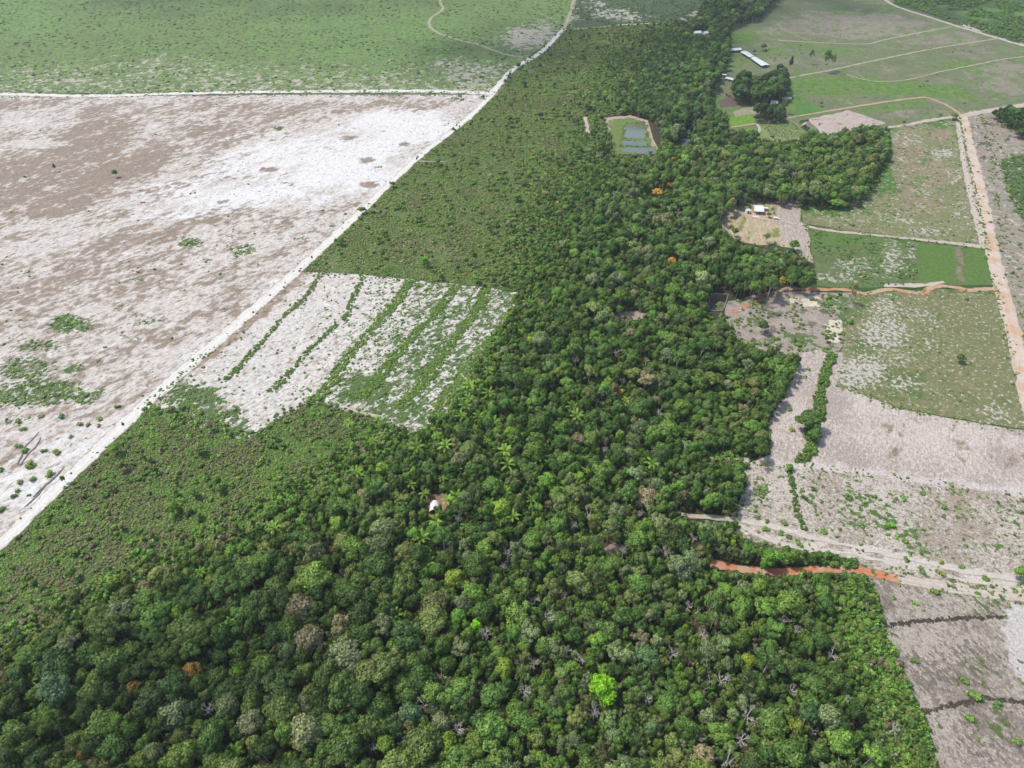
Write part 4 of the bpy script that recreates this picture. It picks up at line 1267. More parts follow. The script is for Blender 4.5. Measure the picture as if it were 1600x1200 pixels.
SPECIAL = [
    (944, 1074, 5.2, 'lumpy', 'lime green', 'vivid lime green round tree, the brightest in the whole forest', 'broadleaf_tree'),
    (709, 901, 4.2, 'dome', 'yellow green', 'yellow green domed tree in dark forest, before the white tarpaulin shelter', 'broadleaf_tree'),
    (788, 1040, 3.6, 'dome', 'yellow green', 'yellow green round tree between the lime green tree and the dark forest', 'broadleaf_tree'),
    (697, 1156, 3.4, 'lumpy', 'yellow green', 'yellow green lumpy tree at the bottom edge of the forest view', 'broadleaf_tree'),
    (1010, 1022, 4.6, 'dome', 'bluish green', 'broad bluish green tree just behind the lime green tree', 'broadleaf_tree'),
    (640, 1112, 4.2, 'dome', 'bluish green', 'large bluish green domed tree in the near forest', 'broadleaf_tree'),
    (770, 1085, 4.8, 'lumpy', 'deep green', 'large deep green cauliflower tree below a yellow green round tree', 'broadleaf_tree'),
    (855, 748, 4.6, 'dome', 'bright green', 'bright green domed tree right of the white tarpaulin shelter', 'broadleaf_tree'),
    (826, 580, 3.4, 'loose', 'bright green', 'bright feathery green tree beyond the palms by the hedge rows', 'broadleaf_tree'),
    (715, 962, 3.4, 'dome', 'bright green', 'bright green leaning tree below the yellow green domed tree', 'broadleaf_tree'),
    (745, 978, 2.4, 'lumpy', 'lime green', 'small lime green tree beside a grey leafless tree', 'broadleaf_tree'),
    (875, 968, 4.2, 'dome', 'deep green', 'deep green broad tree amid thin grey trunks', 'broadleaf_tree'),
    (1272, 1068, 4.4, 'dome', 'deep green', 'deep green dome standing alone near the felled plot', 'broadleaf_tree'),
    (1195, 945, 4.4, 'umbrella', 'fresh green', 'fresh green spreading tree with pale trunk below the red clay track', 'broadleaf_tree'),
    (1245, 1135, 3.2, 'loose', 'yellow green', 'bright yellow green upright tree near the felled plot', 'broadleaf_tree'),
    (1075, 912, 3.6, 'dome', 'fresh green', 'yellowish green dome at the hidden end of the red clay track', 'broadleaf_tree'),
    (1205, 868, 3.4, 'lumpy', 'bright green', 'bright green bushy tree between the red clay track and sandy plot', 'broadleaf_tree'),
    (717, 1012, 3.6, 'umbrella', 'grey green', 'pale grey green umbrella tree in the dense forest', 'broadleaf_tree'),
    (1138, 600, 3.0, 'umbrella', 'tan', 'pale tan umbrella tree by the pale ploughed plot', 'broadleaf_tree'),
    (1163, 637, 2.6, 'umbrella', 'tan', 'small tan umbrella tree, lower of two by the ploughed plot', 'broadleaf_tree'),
    (1169, 566, 3.0, 'umbrella', 'grey green', 'grey green umbrella tree with tall pale trunk below the cleared ground', 'broadleaf_tree'),
    (718, 717, 3.4, 'lumpy', 'tan', 'tan flowering domed tree behind the white tarpaulin shelter', 'broadleaf_tree'),
    (748, 718, 3.4, 'lumpy', 'olive green', 'olive rounded tree beside the tan domed tree behind the shelter', 'broadleaf_tree'),
    (390, 1125, 4.6, 'lumpy', 'tan', 'large tan flowering cauliflower tree in the dark near forest', 'broadleaf_tree'),
    (300, 1048, 3.6, 'umbrella', 'dull orange', 'orange flowering spreading tree in the dark near forest', 'flowering_tree'),
    (208, 1072, 2.4, 'umbrella', 'dull orange', 'half hidden orange flowering tree, smaller one in the dark near forest', 'flowering_tree'),
    (524, 857, 2.0, 'loose', 'dull orange', 'small orange flowering tree by the edge of the low scrub', 'flowering_tree'),
    (1029, 299, 4.4, 'umbrella', 'orange', 'large vivid orange flowering tree in the far forest', 'flowering_tree'),
    (1046, 288, 3.0, 'umbrella', 'orange', 'orange flowering tree just behind the large orange one', 'flowering_tree'),
    (1051, 248, 2.6, 'umbrella', 'orange', 'thin orange topped tree below the fish ponds', 'flowering_tree'),
    (1051, 406, 3.0, 'umbrella', 'orange', 'orange brown flowering tree between the pit and the white house', 'flowering_tree'),
    (1223, 437, 2.4, 'loose', 'golden', 'small golden flowering tree at the forest edge above the clay path', 'flowering_tree'),
    (970, 612, 2.2, 'dome', 'golden', 'small golden topped tree in the middle of the forest', 'flowering_tree'),
    (130, 1178, 2.4, 'loose', 'dull orange', 'dull orange tree in the darkest lower corner of the forest', 'flowering_tree'),
]
for (px, py, r, k, tn, lab, nm) in SPECIAL:
    hz = r / 4.4 * .55 + .45
    hc = {'dome': 8.0, 'lumpy': 8.2, 'umbrella': 9.4, 'tall': 9.5, 'loose': 8.8}[k] * hz
    x, y = at_crown(px, py, hc)
    put(x, y, r)
    KEEP_CROWN.append((px, py, r * CP * (py + 394) / CAM_H * .8, r * CP * (py + 394) / CAM_H * .6))
    make_tree(form(k), x, y, r, hz, tint_of(tn, RNG, .03), RNG.uniform(0, 6.28), nm, group='flowering trees in the forest' if nm == 'flowering_tree' else 'trees of the forest', label=lab)

# ---- lone trees outside the forest: base in picture, radius, height factor
LONE = [
    (1192, 79, 3.6, .62, 'dome', 'dark green', 'dark round tree alone in grey pasture beyond the long white roof'),
    (1178, 85, 1.7, .45, 'dome', 'dark green', 'small dark tree touching the far side of the long white roof'),
    (1137, 70, 2.6, .5, 'dome', 'dark green', 'small dark tree behind the short white roof by the woods'),
    (1133, 104, 2.2, .55, 'dome', 'deep green', 'small tree at the wood edge beside the lawn of the white roofs'),
    (1286, 113, 4.6, 1.75, 'loose', 'dark green', 'tallest thin dark tree standing on the grass track'),
    (1297, 111, 3.2, 1.4, 'loose', 'grey green', 'sparse tall tree right behind the tallest one on the track'),
    (1264, 100, 2.6, 1.15, 'loose', 'dark green', 'slender sparse tree alone in pasture beyond the grass track'),
    (1231, 118, 2.2, 1.5, 'tall', 'dark green', 'slim dark column tree where the grass track meets the clump'),
    (1225, 178, 2.6, 1.1, 'tall', 'olive green', 'brownish upright tree in front of the long low shed'),
    (1489, 188, 3.4, .55, 'dome', 'mid green', 'rounded green tree beside the road junction'),
    (1466, 188, 2.2, .5, 'loose', 'deep green', 'small dark sparse tree by the pale road near the junction'),
    (1410, 196, 1.5, .4, 'dome', 'deep green', 'tiny dark tree on the pale road by the bare field'),
    (1282, 166, 1.8, .4, 'dome', 'deep green', 'tiny dark tree beside the far thin orange track'),
    (1305, 325, 5.4, .62, 'dome', 'bright green', 'broad bright green tree at the field edge by the white house'),
    (1318, 327, 3.2, .5, 'dome', 'deep green', 'darker small tree against the broad bright green one'),
    (1238, 392, 3.4, .72, 'dome', 'mid green', 'single round tree in the ploughed yard of the white house'),
    (1196, 380, 2.8, .6, 'loose', 'deep green', 'dark tree at the lower edge of the white house yard'),
    (1147, 370, 2.4, .6, 'dome', 'deep green', 'dark tree at the forest side corner of the white house yard'),
    (1200, 340, 1.7, .36, 'dome', 'deep green', 'small round shrub tree in front of the white house'),
    (1205, 333, 1.5, .36, 'loose', 'olive green', 'thin olive tree beside the white house'),
    (1497, 566, 2.3, .5, 'dome', 'deep green', 'single green tree in the wide patchy field by the main road'),
    (1259, 672, 6.2, 1.0, 'dome', 'dark green', 'big dark round tree growing in the long hedge of the ploughed plot'),
    (1268, 690, 3.4, .7, 'dome', 'deep green', 'smaller dark tree against the big round tree in the long hedge'),
    (1189, 520, 3.2, .75, 'dome', 'dark green', 'dark tree standing on the cleared ground by the pit'),
    (1290, 535, 1.4, .4, 'dome', 'dark green', 'small dark tree beside the pale sand rectangle'),
    (1325, 474, 2.4, 1.2, 'loose', 'grey green', 'tall thin tree with bare trunk by the orange clay path'),
    (1122, 484, 2.1, .66, 'umbrella', 'yellow green', 'small yellow green tree growing inside the square pit'),
    (1193, 732, 2.0, .45, 'loose', 'olive green', 'olive bushy tree where the ploughed plot meets the sandy plot'),
    (1232, 735, 1.7, .36, 'dome', 'bright green', 'round green bush tree at the top of the short hedge'),
    (182, 277, 2.2, .55, 'dome', 'deep green', 'small round tree alone on the brown part of the sand field'),
    (88, 268, 1.6, .5, 'tall', 'dark green', 'narrow dark tree alone on the brown part of the sand field'),
    (301, 149, 1.8, .5, 'dome', 'dark green', 'dark lone tree on the straight sand track across the top'),
    (523, 147, 1.4, .45, 'loose', 'deep green', 'tiny sparse tree on the sand track near its middle'),
    (41, 281, 1.1, .3, 'dome', 'deep green', 'tiny dark shrub tree on brown sand'),
    (719, 156, 2.6, .4, 'loose', 'dark green', 'low dark spreading tree near the sand road corner'),
    (755, 155, 1.8, .35, 'dome', 'olive green', 'small olive tree closest to the sand road corner'),
    (1592, 905, 3.0, .62, 'dome', 'bright green', 'bright green round tree at the edge of the sandy plot by the pale road'),
    (1572, 178, 2.6, .8, 'dome', 'dark green', 'dark upright tree on the pale road beyond the junction'),
    (945, 231, 3.8, .62, 'dome', 'dark green', 'dark round tree beside the fish ponds'),
]
for (px, py, r, hz, k, tn, lab) in LONE:
    x, y = P(px, py)
    put(x, y, r)
    o = make_tree(form(k), x, y, r, hz, tint_of(tn, RNG, .03), RNG.uniform(0, 6.28), group='lone trees', label=lab)
    if 'pit' in lab and 'inside' in lab:
        o.location.z = -3.0

# ---- palms
PALM_PX = [(853, 545), (763, 582), (763, 613), (746, 648), (723, 633), (734, 622), (893, 633), (903, 648), (791, 702), (793, 730), (916, 737), (1018, 723), (713, 773), (766, 785), (830, 782), (690, 750), (583, 692), (656, 697), (855, 687), (823, 473), (593, 657), (720, 733), (561, 737), (788, 767), (546, 658), (980, 630), (661, 847), (676, 812), (740, 808), (780, 813), (806, 810), (726, 823), (671, 878), (621, 960), (836, 1180), (50, 1063), (367, 1170), (313, 892), (213, 930), (430, 830), (736, 600), (722, 650), (775, 660), (742, 670), (700, 700), (760, 690), (805, 640), (845, 720), (880, 760), (640, 760), (664, 772), (702, 782)]


def make_palm(px, py, sc, rng):
    x, y = at_crown(px, py, 6.4 * sc)
    put(x, y, 1.7)
    KEEP_CROWN.append((px, py, 7, 6))
    i = int(rng.integers(len(PALMS)))
    o = empty('palm_tree', (x, y, 0), rng.uniform(0, 6.28), None, 'palm', 'palms among the forest trees')
    o.scale = (sc * .84, sc * .84, sc * 1.0)
    o.rotation_euler = (rng.normal(0, .12), rng.normal(0, .12), rng.uniform(0, 6.28))
    tm, fr = PALMS[i]
    link('trunk', tm, o)
    base = tint_of('yellow green', rng, .18) * (.72, .90, .9)
    for me in fr:
        f = link('frond', me, o)
        f['tint'] = [float(q) for q in np.clip(base * (1 + rng.normal(0, .12)), .02, .5)] + [1.0]
    want_label(o, (x, y), 'small feathery' if sc < .8 else 'tall feathery' if sc > 1.0 else 'feathery', 'palm')


for (px, py) in PALM_PX:
    make_palm(px, py, RNG.uniform(.58, 1.02), RNG)

# ---- leafless grey trees
DEAD_PX = [(886, 1013), (908, 1026), (821, 1083), (1011, 1093), (793, 862), (898, 818), (933, 625), (863, 602), (963, 550), (973, 592), (583, 1167), (716, 1135), (760, 990), (833, 1035), (930, 1112), (1169, 1113), (1246, 983), (1226, 967), (1399, 1135), (1093, 1150), (1236, 1080), (1323, 1090), (1274, 1140), (1156, 1155), (1076, 943), (325, 1110), (662, 1100), (836, 935), (788, 885), (880, 930), (857, 960), (1100, 990), (1180, 1010), (1128, 1060), (1040, 860), (1000, 800), (975, 860), (920, 800), (1085, 840), (945, 700), (1030, 640), (900, 560), (1140, 1185), (1300, 1020), (1050, 1020), (690, 1050), (1010, 560), (1060, 330), (960, 300), (1240, 270)]
for (px, py) in DEAD_PX:
    rr = np.random.default_rng(int(px * 7 + py))
    s = rr.uniform(.75, 1.15)
    x, y = at_crown(px, py, 7.5 * s)
    put(x, y, 1.9 * s)
    KEEP_CROWN.append((px, py + 3, 6, 9))
    o = empty('dead_tree', (x, y, 0), rr.uniform(0, 6.28), None, 'dead tree', 'leafless grey trees in the forest')
    o.scale = (s, s, s)
    bm, tm = DEAD[int(rr.integers(len(DEAD)))]
    link('trunk', tm, o)
    link('branches', bm, o)
    want_label(o, (x, y), 'small' if s < .88 else 'tall' if s > 1.03 else 'bare', 'leafless grey tree')
x, y = P(1262, 347)
o = empty('dead_tree', (x, y, 0), .4, 'white forked dead tree standing in grass beside the yard of the white house', 'dead tree', 'leafless grey trees in the forest')
o.scale = (.8, .8, .8)
link('trunk', DEAD[1][1], o)
link('branches', DEAD[1][0], o)

# ---- the rest of the forest
LOOKS = ['dark green', 'deep green', 'mid green', 'fresh green', 'olive green', 'grey green', 'yellow green', 'tan', 'bright green', 'bluish green']


def forest_trees():
    out = []
    polys = [(FOREST, 1.0, None), (CLUMP1, 1.25, 'far'), (CLUMP2, 1.0, 'far'), (CLUMP3, .8, 'thin'), (CLUMP4, .6, 'thin'), (CLUMP5, .7, 'far'), (CLUMP6, .55, None), (UP_SCRUB, .62, 'young'), (LOW_SCRUB, .6, 'young')]
    for poly, size, mode in polys:
        g = [P(a, max(b, -60), 0) for a, b in poly]
        lo, hi = np.min(g, 0) - 8, np.max(g, 0) + 8
        n = int(np.prod(hi - lo) * 1.0)
        X, Y = RNG.uniform(lo[0], hi[0], n), RNG.uniform(lo[1], hi[1], n)
        bx, by = Q(X, Y, 0)
        rough = inside(bx, by, poly) | inside(*Q(X, Y, 9), poly)
        X, Y = X[rough], Y[rough]
        r = np.clip(np.exp(RNG.normal(math.log(1.68), .42, len(X))), 1.1, 4.8) * size
        bx, by = Q(X, Y, 0)
        low = np.zeros(len(X))
        lowe = np.zeros(len(X))
        if mode is None:
            # lower growth near the scrub on one side and at the felled plot
            low = np.maximum(low, 1 - sstep(0, 95, segdist(bx, by, [(-260, 1060), (0, 1012), (130, 950), (250, 885), (440, 800), (560, 712), (640, 682), (742, 575), (816, 440), (880, 308), (955, 245), (985, 140), (1060, 46)])))
            lowe = mpoly(bx, by, [(1310, 893), (1350, 900), (1370, 960), (1405, 1040), (1460, 1200), (1500, 1430), (1400, 1430), (1380, 1200), (1330, 1040), (1300, 960)], 22)
            low = np.maximum(low, mpoly(bx, by, [(1290, 890), (1350, 900), (1370, 960), (1405, 1040), (1460, 1200), (1500, 1430), (1400, 1430), (1370, 1200), (1310, 1040), (1280, 960)], 25))
            low = np.maximum(low, .7 * mpoly(bx, by, [(1150, 545), (1250, 556), (1200, 660), (1205, 705), (1120, 760), (1060, 700)], 30))
        near = (by > 860) * (1 - sstep(600, 850, bx)) * (mode is None)
        r *= (1 - .42 * low) * (1 + .26 * near)
        hz = np.clip((r / 4.4 * .6 + .48) * RNG.uniform(.8, 1.25, len(X)) * (1 - .35 * low), .22, 1.3)
        hz *= 1 - .45 * lowe
        r *= 1 - .25 * lowe
        ok, px, py = crown_ok(X, Y, r, 8.2 * hz, poly)
        ok &= RNG.uniform(size=len(X)) > .6 * lowe
        # openings
        gap = fbm(X, Y, 26, 12, 3)
        thin = mpoly(bx, by, [(850, 760), (1120, 760), (1150, 900), (1200, 1060), (1150, 1250), (850, 1250), (800, 1000)], 60)
        ok &= RNG.uniform(size=len(X)) > (.42 * thin + (.62 if mode == 'thin' else 0)) * (gap > .4)
        if mode == 'young':
            ed = segdist(bx, by, [(-260, 1100), (0, 1030), (130, 965), (250, 900), (440, 815), (560, 725), (690, 672), (742, 575), (816, 445), (880, 308), (955, 245), (985, 170), (1000, 120), (1060, 46)])
            ok = inside(bx, by, poly) & (RNG.uniform(size=len(X)) < .006 + .11 * np.exp(-ed / 24))
            hz *= .62
            low[:] = 1
        order = np.argsort(-r + RNG.normal(0, .9, len(X)))
        for i in order:
            if ok[i] and free(X[i], Y[i], r[i], .58):
                put(X[i], Y[i], r[i])
                out.append((X[i], Y[i], r[i], hz[i], px[i], py[i], low[i], thin[i], mode == 'far'))
    return out


FT = forest_trees()
pts, rot, scl, tnt, idx, meta = [], [], [], [], [], []
for (x, y, r, hz, px, py, low, thin, far) in FT:
    u = RNG.uniform()
    reg = vn(np.array([x]), np.array([y]), 22.0, 5)[0]
    if far:
        look = 'shade green' if u < .6 else 'dark green'
        ti = int(RNG.choice([0, 1, 2, 8, 6]))
    elif low > .95:
        look = RNG.choice(LOOKS, p=[0, .14, .34, .3, .16, .03, .01, .01, .01, 0])
        ti = int(RNG.choice([0, 1, 2, 3, 8]))
    elif low > .5:
        look = RNG.choice(LOOKS, p=[.1, .22, .3, .18, .12, .03, .02, .01, .02, 0])
        ti = int(RNG.choice([0, 1, 2, 3, 8]))
    elif thin > .5:
        look = RNG.choice(LOOKS, p=[.06, .16, .25, .15, .17, .17, .01, .02, .01, 0])
        ti = int(RNG.choice(10, p=[.09, .09, .1, .1, .14, .13, .09, .1, .06, .1]))
    else:
        look = RNG.choice(LOOKS, p=[.28, .25, .18, .04, .12, .09, .005, .03, 0, .005] if reg < .55 else [.2, .28, .265, .1, .08, .05, .005, .015, 0, .005])
        ti = int(RNG.choice(10, p=[.17, .16, .15, .13, .07, .06, .06, .04, .13, .03]))
    if py < 195 and not far and RNG.uniform() < .85:
        look = RNG.choice(['shade green', 'dark green', 'deep green', 'bluish green', 'mid green', 'grey green'], p=[.2, .38, .24, .04, .08, .06])
    if py < 560 and look == 'tan' and RNG.uniform() < .4:
        look = 'grey green'
    if not far and low < .5 and r < 2.6 and RNG.uniform() < (.12 if thin > .5 else .025):
        ti = 10 + int(RNG.integers(3))
    pts.append((x, y, 0))
    rot.append((RNG.normal(0, .05), RNG.normal(0, .05), RNG.uniform(0, 6.283)))
    s = r / 4.4
    scl.append((s * RNG.uniform(.8, 1.25), s * RNG.uniform(.8, 1.2), hz))
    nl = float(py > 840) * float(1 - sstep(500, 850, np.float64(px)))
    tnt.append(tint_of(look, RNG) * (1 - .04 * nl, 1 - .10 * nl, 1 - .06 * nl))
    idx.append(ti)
    meta.append((r * CP * (py + 394) / CAM_H, px, py, look))
# the largest in the picture are trees of their own
size_px = np.array([m[0] if (-10 < m[1] < 1610 and m[2] < 1205 and idx[i] < 10) else 0 for i, m in enumerate(meta)])
N_OWN = 300 - sum(1 for s in SPECIAL if s[6] == 'broadleaf_tree') - len(LONE)
own = set(np.argsort(-size_px)[:N_OWN].tolist())
for i in sorted(own):
    k = KINDS[idx[i]]
    shp = {'dome': 'domed', 'lumpy': 'lumpy', 'umbrella': 'umbrella-shaped', 'tall': 'upright', 'loose': 'open-crowned'}[k]
    sz = 'large' if meta[i][0] > np.percentile(size_px[list(own)], 60) else 'medium'
    o = make_tree(idx[i], pts[i][0], pts[i][1], 4.4, scl[i][2], tnt[i], rot[i][2], look='%s %s %s' % (sz, meta[i][3], shp))
    o.scale = scl[i]
    o.rotation_euler = rot[i]
rest = [i for i in range(len(FT)) if i not in own]
sel = lambda a: [a[i] for i in rest]
tag(scatter('forest', sel(pts), sel(rot), sel(scl), sel(tnt), sel(idx), C_TREE), 'dense broadleaf forest running up the middle of the land')
print('TREES', len(FT), 'own', len(own))


# ------------------------------------------------------------------ scrub, undergrowth and tufts
def bushes(name, areas, coll=C_BUSH, nproto=6, label=None, dim=1.0):
    """areas: list of (points, radius range, colours with weights, height factor)."""
    p, ro, sc, tn, ix = [], [], [], [], []
    for q, (r0, r1), cols, hf in areas:
        n = len(q)
        if not n:
            continue
        r = RNG.uniform(r0, r1, n) * RNG.choice([.8, 1, 1, 1.25], n)
        names = list(cols)
        w_ = np.array([cols[c] for c in names], float)
        base = np.array([TINTS[c] if isinstance(c, str) else c for c in names])[RNG.choice(len(names), n, p=w_ / w_.sum())]
        base = base * dim * (1 + RNG.normal(0, .11 if name == 'scrub' else .16, (n, 1))) * (1 + RNG.normal(0, .05, (n, 3)))
        p.append(np.concatenate([q, np.full((n, 1), -.05)], 1))
        ro.append(np.stack([RNG.normal(0, .08, n), RNG.normal(0, .08, n), RNG.uniform(0, 6.28, n)], 1))
        sc.append(np.stack([r, r, r * hf * RNG.uniform(.7, 1.3, n)], 1))
        tn.append(np.clip(base, .01, .6))
        ix.append(RNG.integers(0, nproto, n))
    c = np.concatenate
    o = scatter(name, c(p), c(ro), c(sc), c(tn), c(ix), coll)
    if label:
        o['label'] = label
    print(name, len(c(p)))
    return o


def region(poly, s, keep=None, jit=.45):
    g = [P(a, max(b, -70)) for a, b in poly]
    q = hexgrid(g, s, RNG, jit)
    if keep is not None and len(q):
        px, py = Q(q[:, 0], q[:, 1])
        q = q[RNG.uniform(size=len(q)) < keep(px, py, q[:, 0], q[:, 1])]
    return q


def off_roads(q, lines, d):
    ok = np.ones(len(q), bool)
    for ln in lines:
        ok &= segdist(q[:, 0], q[:, 1], [P(*a) for a in ln]) > d
    return q[ok]


SR = [(-150, 990), (0, 850), (60, 792), (112, 742), (222, 636), (350, 524), (472, 416), (560, 334), (650, 249), (742, 175), (800, 110), (845, 82), (880, 46)]
BROWNISH, BROWNISH2 = (.18, .168, .10), (.21, .19, .125)
up_keep = lambda px, py, X, Y: np.clip(.97 - 1.0 * np.maximum(0, m_upbare(px, py) - .25), .2, 1) * (fbm(X, Y, 14, 33) > .24)
lo_keep = lambda px, py, X, Y: np.clip(.97 - 1.0 * np.maximum(0, m_lowbare(px, py) - .28), .2, 1) * (fbm(X, Y, 9, 37) > .2)
SCOL = {'deep green': .16, 'mid green': .32, 'fresh green': .18, 'olive green': .24, BROWNISH: .1, 'grey green': .06, 'yellow green': .03}
SCOL_LOW = {'deep green': .18, 'mid green': .34, 'fresh green': .24, 'olive green': .14, BROWNISH: .12, 'yellow green': .05, 'bright green': .04}
near_edge = [(640, 682), (742, 575), (812, 440), (862, 305), (950, 240), (955, 130), (1050, 48)]


def split_by(q, fn):
    k = fn(*Q(q[:, 0], q[:, 1]))
    return q[k], q[~k]


q = off_roads(region(UP_SCRUB, 1.15, up_keep), [SR], 3.6)
for ln_ in ([(914, 183), (917, 196), (919, 208)], [(652, 252), (698, 253)]):
    q = off_roads(q, [ln_], 2.6)
dn = vn(q[:, 0], q[:, 1], 16, 3)
brown_q = (dn > .62) & (RNG.uniform(size=len(q)) < .5)
tall_q = RNG.uniform(size=len(q)) < .03 + .16 * (1 - sstep(10, 80, segdist(*Q(q[:, 0], q[:, 1]), near_edge)))
bushes('scrub', [(q[~brown_q & ~tall_q], (.5, .95), SCOL, .5), (q[brown_q & ~tall_q], (.6, 1.0), {BROWNISH: .5, 'olive green': .4, BROWNISH2: .1}, .7), (q[tall_q], (.9, 1.9), {'deep green': .3, 'mid green': .4, 'fresh green': .1, 'olive green': .2}, .8)], label='dense low scrub beside the upper sand road', dim=(1.12, 1.07, 1.04))
q = off_roads(region(LOW_SCRUB, .9, lo_keep), [SR], 4.0)
dn = vn(q[:, 0], q[:, 1], 11, 4)
px_, py_ = Q(q[:, 0], q[:, 1])
brown_q = ((dn > .6) | (m_lowbare(px_, py_) > .4)) & (RNG.uniform(size=len(q)) < .6)
tall_q = RNG.uniform(size=len(q)) < .03 + .3 * (1 - sstep(10, 60, segdist(px_, py_, [(-260, 1100), (0, 1030), (130, 965), (250, 900), (440, 820), (560, 730), (690, 672)])))
bushes('scrub', [(q[~brown_q & ~tall_q], (.42, .8), SCOL_LOW, .46), (q[brown_q & ~tall_q], (.5, .9), {BROWNISH: .5, 'olive green': .4, BROWNISH2: .2}, .7), (q[tall_q], (.8, 1.6), SCOL_LOW, .9)], label='dense low scrub between the sand road and the near forest', dim=(1.0, 1.04, .95))

# undergrowth under the forest and thick young growth along its edges
q = region(FOREST, 2.2, lambda px, py, X, Y: .75 + 0 * px)
ok = np.ones(len(q), bool)
px_, py_ = Q(q[:, 0], q[:, 1])
for x, y, rx, ry in KEEP_OPEN:
    ok &= np.hypot((px_ - x) / rx, (py_ - y) / ry) > 1
for ln in KEEP_OPEN_LINES:
    ok &= segdist(px_, py_, ln) > 9
q = q[ok]
EDGE = [(1290, 900), (1350, 905), (1368, 930), (1374, 965), (1392, 1010), (1442, 1130), (1466, 1215), (1500, 1420), (1400, 1420), (1370, 1200), (1310, 1040), (1270, 960)]
EDGE2 = [(1160, 560), (1250, 558), (1238, 590), (1200, 660), (1204, 708), (1160, 716), (1165, 732), (1146, 795), (1080, 790), (1080, 690)]
EDGE3 = [(1388, 204), (1394, 240), (1370, 292), (1330, 312), (1280, 314), (1256, 322), (1250, 314), (1300, 300), (1350, 290), (1360, 250)]
EDGE4 = [(700, 640), (745, 570), (800, 482), (812, 450), (780, 560), (720, 660), (660, 700), (640, 690)]
e1 = region(EDGE, 1.15, lambda px, py, X, Y: .9 + 0 * px)
e2 = region(EDGE2, 1.9, lambda px, py, X, Y: .8 * (fbm(X, Y, 12, 71) > .35))
e3 = region(EDGE3, 1.9, lambda px, py, X, Y: .85 + 0 * px)
e4 = region(EDGE4, 1.6, lambda px, py, X, Y: .9 + 0 * px)
e5 = region([(1222, 856), (1330, 876), (1345, 889), (1280, 885), (1215, 878)], 1.5)
bushes('undergrowth', [(q, (1.0, 2.1), {'deep green': .25, 'mid green': .35, 'olive green': .22, BROWNISH: .18}, 1.3), (e1, (.8, 1.7), {'fresh green': .34, 'mid green': .3, 'bright green': .12, 'deep green': .14, 'olive green': .1}, 1.2),
                       (e2, (.9, 1.8), {'fresh green': .25, 'mid green': .35, 'deep green': .3, 'olive green': .1}, 1.0), (e3, (.9, 1.7), {'fresh green': .3, 'mid green': .4, 'deep green': .3}, 1.0), (e4, (1.0, 1.9), {'fresh green': .3, 'mid green': .4, 'deep green': .2, 'yellow green': .1}, 1.0), (e5, (1.0, 1.8), {'deep green': .5, 'mid green': .3, 'dark green': .2}, 1.2)],
       label='undergrowth and thick young growth along the forest edges')

# low plants on the open land
areas = []
q = region(SAND_FIELD, 1.9, lambda px, py, X, Y: np.clip((m_green(px, py) - .3) * 2.0, 0, .9) * (fbm(X, Y, 5, 61) > .42))
areas.append((q, (.5, 1.0), {'mid green': .5, 'deep green': .25, 'fresh green': .25}, .45))
q = region(SAND_FIELD, 4.4, lambda px, py, X, Y: .10 * sstep(250, 420, py) * (fbm(X, Y, 20, 66) > .5) + .006)
areas.append((q, (.4, 1.0), {'deep green': .4, 'mid green': .4, 'grey green': .2}, .6))
q = region(STRIP, 1.35, lambda px, py, X, Y: np.clip(m_sgreen(px, py) * 1.15 - .10, 0, .9) * (fbm(X, Y, 4, 67) > .44))
areas.append((q, (.35, .9), {'mid green': .4, 'deep green': .2, 'fresh green': .35, 'olive green': .1}, .55))
q = region(STRIP, 1.7, lambda px, py, X, Y: .75 * (1 - sstep(3, 16, segdist(px, py, STRIP[5:16]))) * (fbm(X, Y, 6, 64) > .4))
areas.append((q, (.6, 1.35), {'mid green': .45, 'deep green': .2, 'fresh green': .25, 'olive green': .1}, .75))
q = region(FAR_PAST, 6.0, lambda px, py, X, Y: .6 * (fbm(X, Y, 22, 68) > .42))
areas.append((q, (.6, 1.9), {'deep green': .5, 'grey green': .2, 'mid green': .3}, .4))
q = region(R_PAST, 6.0, lambda px, py, X, Y: .10 * (fbm(X, Y, 25, 69) > .5))
areas.append((q, (.5, 1.2), {'deep green': .6, 'dark green': .4}, .5))
q = region([(1398, 4), (1425, -70), (1800, -70), (1900, 80), (1760, 110), (1640, 80), (1500, 38)], 2.6, lambda px, py, X, Y: .75 * (fbm(X, Y, 25, 59) > .42))
areas.append((q, (1.0, 2.0), {'deep green': .5, 'mid green': .5}, .8))
q = region([(882, 42), (896, 5), (920, -70), (1130, -70), (1095, 34), (985, 40)], 3.6, lambda px, py, X, Y: .5 * (fbm(X, Y, 20, 58) > .42))
areas.append((q, (.8, 1.7), {'deep green': .5, 'dark green': .3, 'olive green': .2}, .6))
q = region(SANDY, 1.5, lambda px, py, X, Y: np.clip(m_sandgreen(px, py) - .13, 0, .9) * (fbm(X, Y, 3.5, 72) > .5))
areas.append((q, (.35, .95), {'mid green': .45, 'deep green': .25, 'fresh green': .3}, .6))
q = region(SANDY, 3.2, lambda px, py, X, Y: np.clip(m_sandgreen(px, py) - .2, 0, .9) * 1.2 * (fbm(X, Y, 8, 79) > .48))
areas.append((q, (.8, 1.7), {'mid green': .5, 'deep green': .2, 'fresh green': .3}, .55))
q = region(SAND_FIELD, 3.0, lambda px, py, X, Y: np.clip((m_green(px, py) - .35) * 1.5, 0, .6))
areas.append((q, (.8, 1.6), {'mid green': .5, 'deep green': .3, 'fresh green': .2}, .4))
q = region([(1326, 460), (1470, 452), (1556, 454), (1598, 610), (1606, 672), (1400, 636), (1305, 604), (1316, 545)], 2.3, lambda px, py, X, Y: .32 * (fbm(X, Y, 8, 73) > .5) * (1 - .6 * sstep(1440, 1500, px)))
areas.append((q, (.35, .8), {'mid green': .5, 'deep green': .3, 'olive green': .2}, .5))
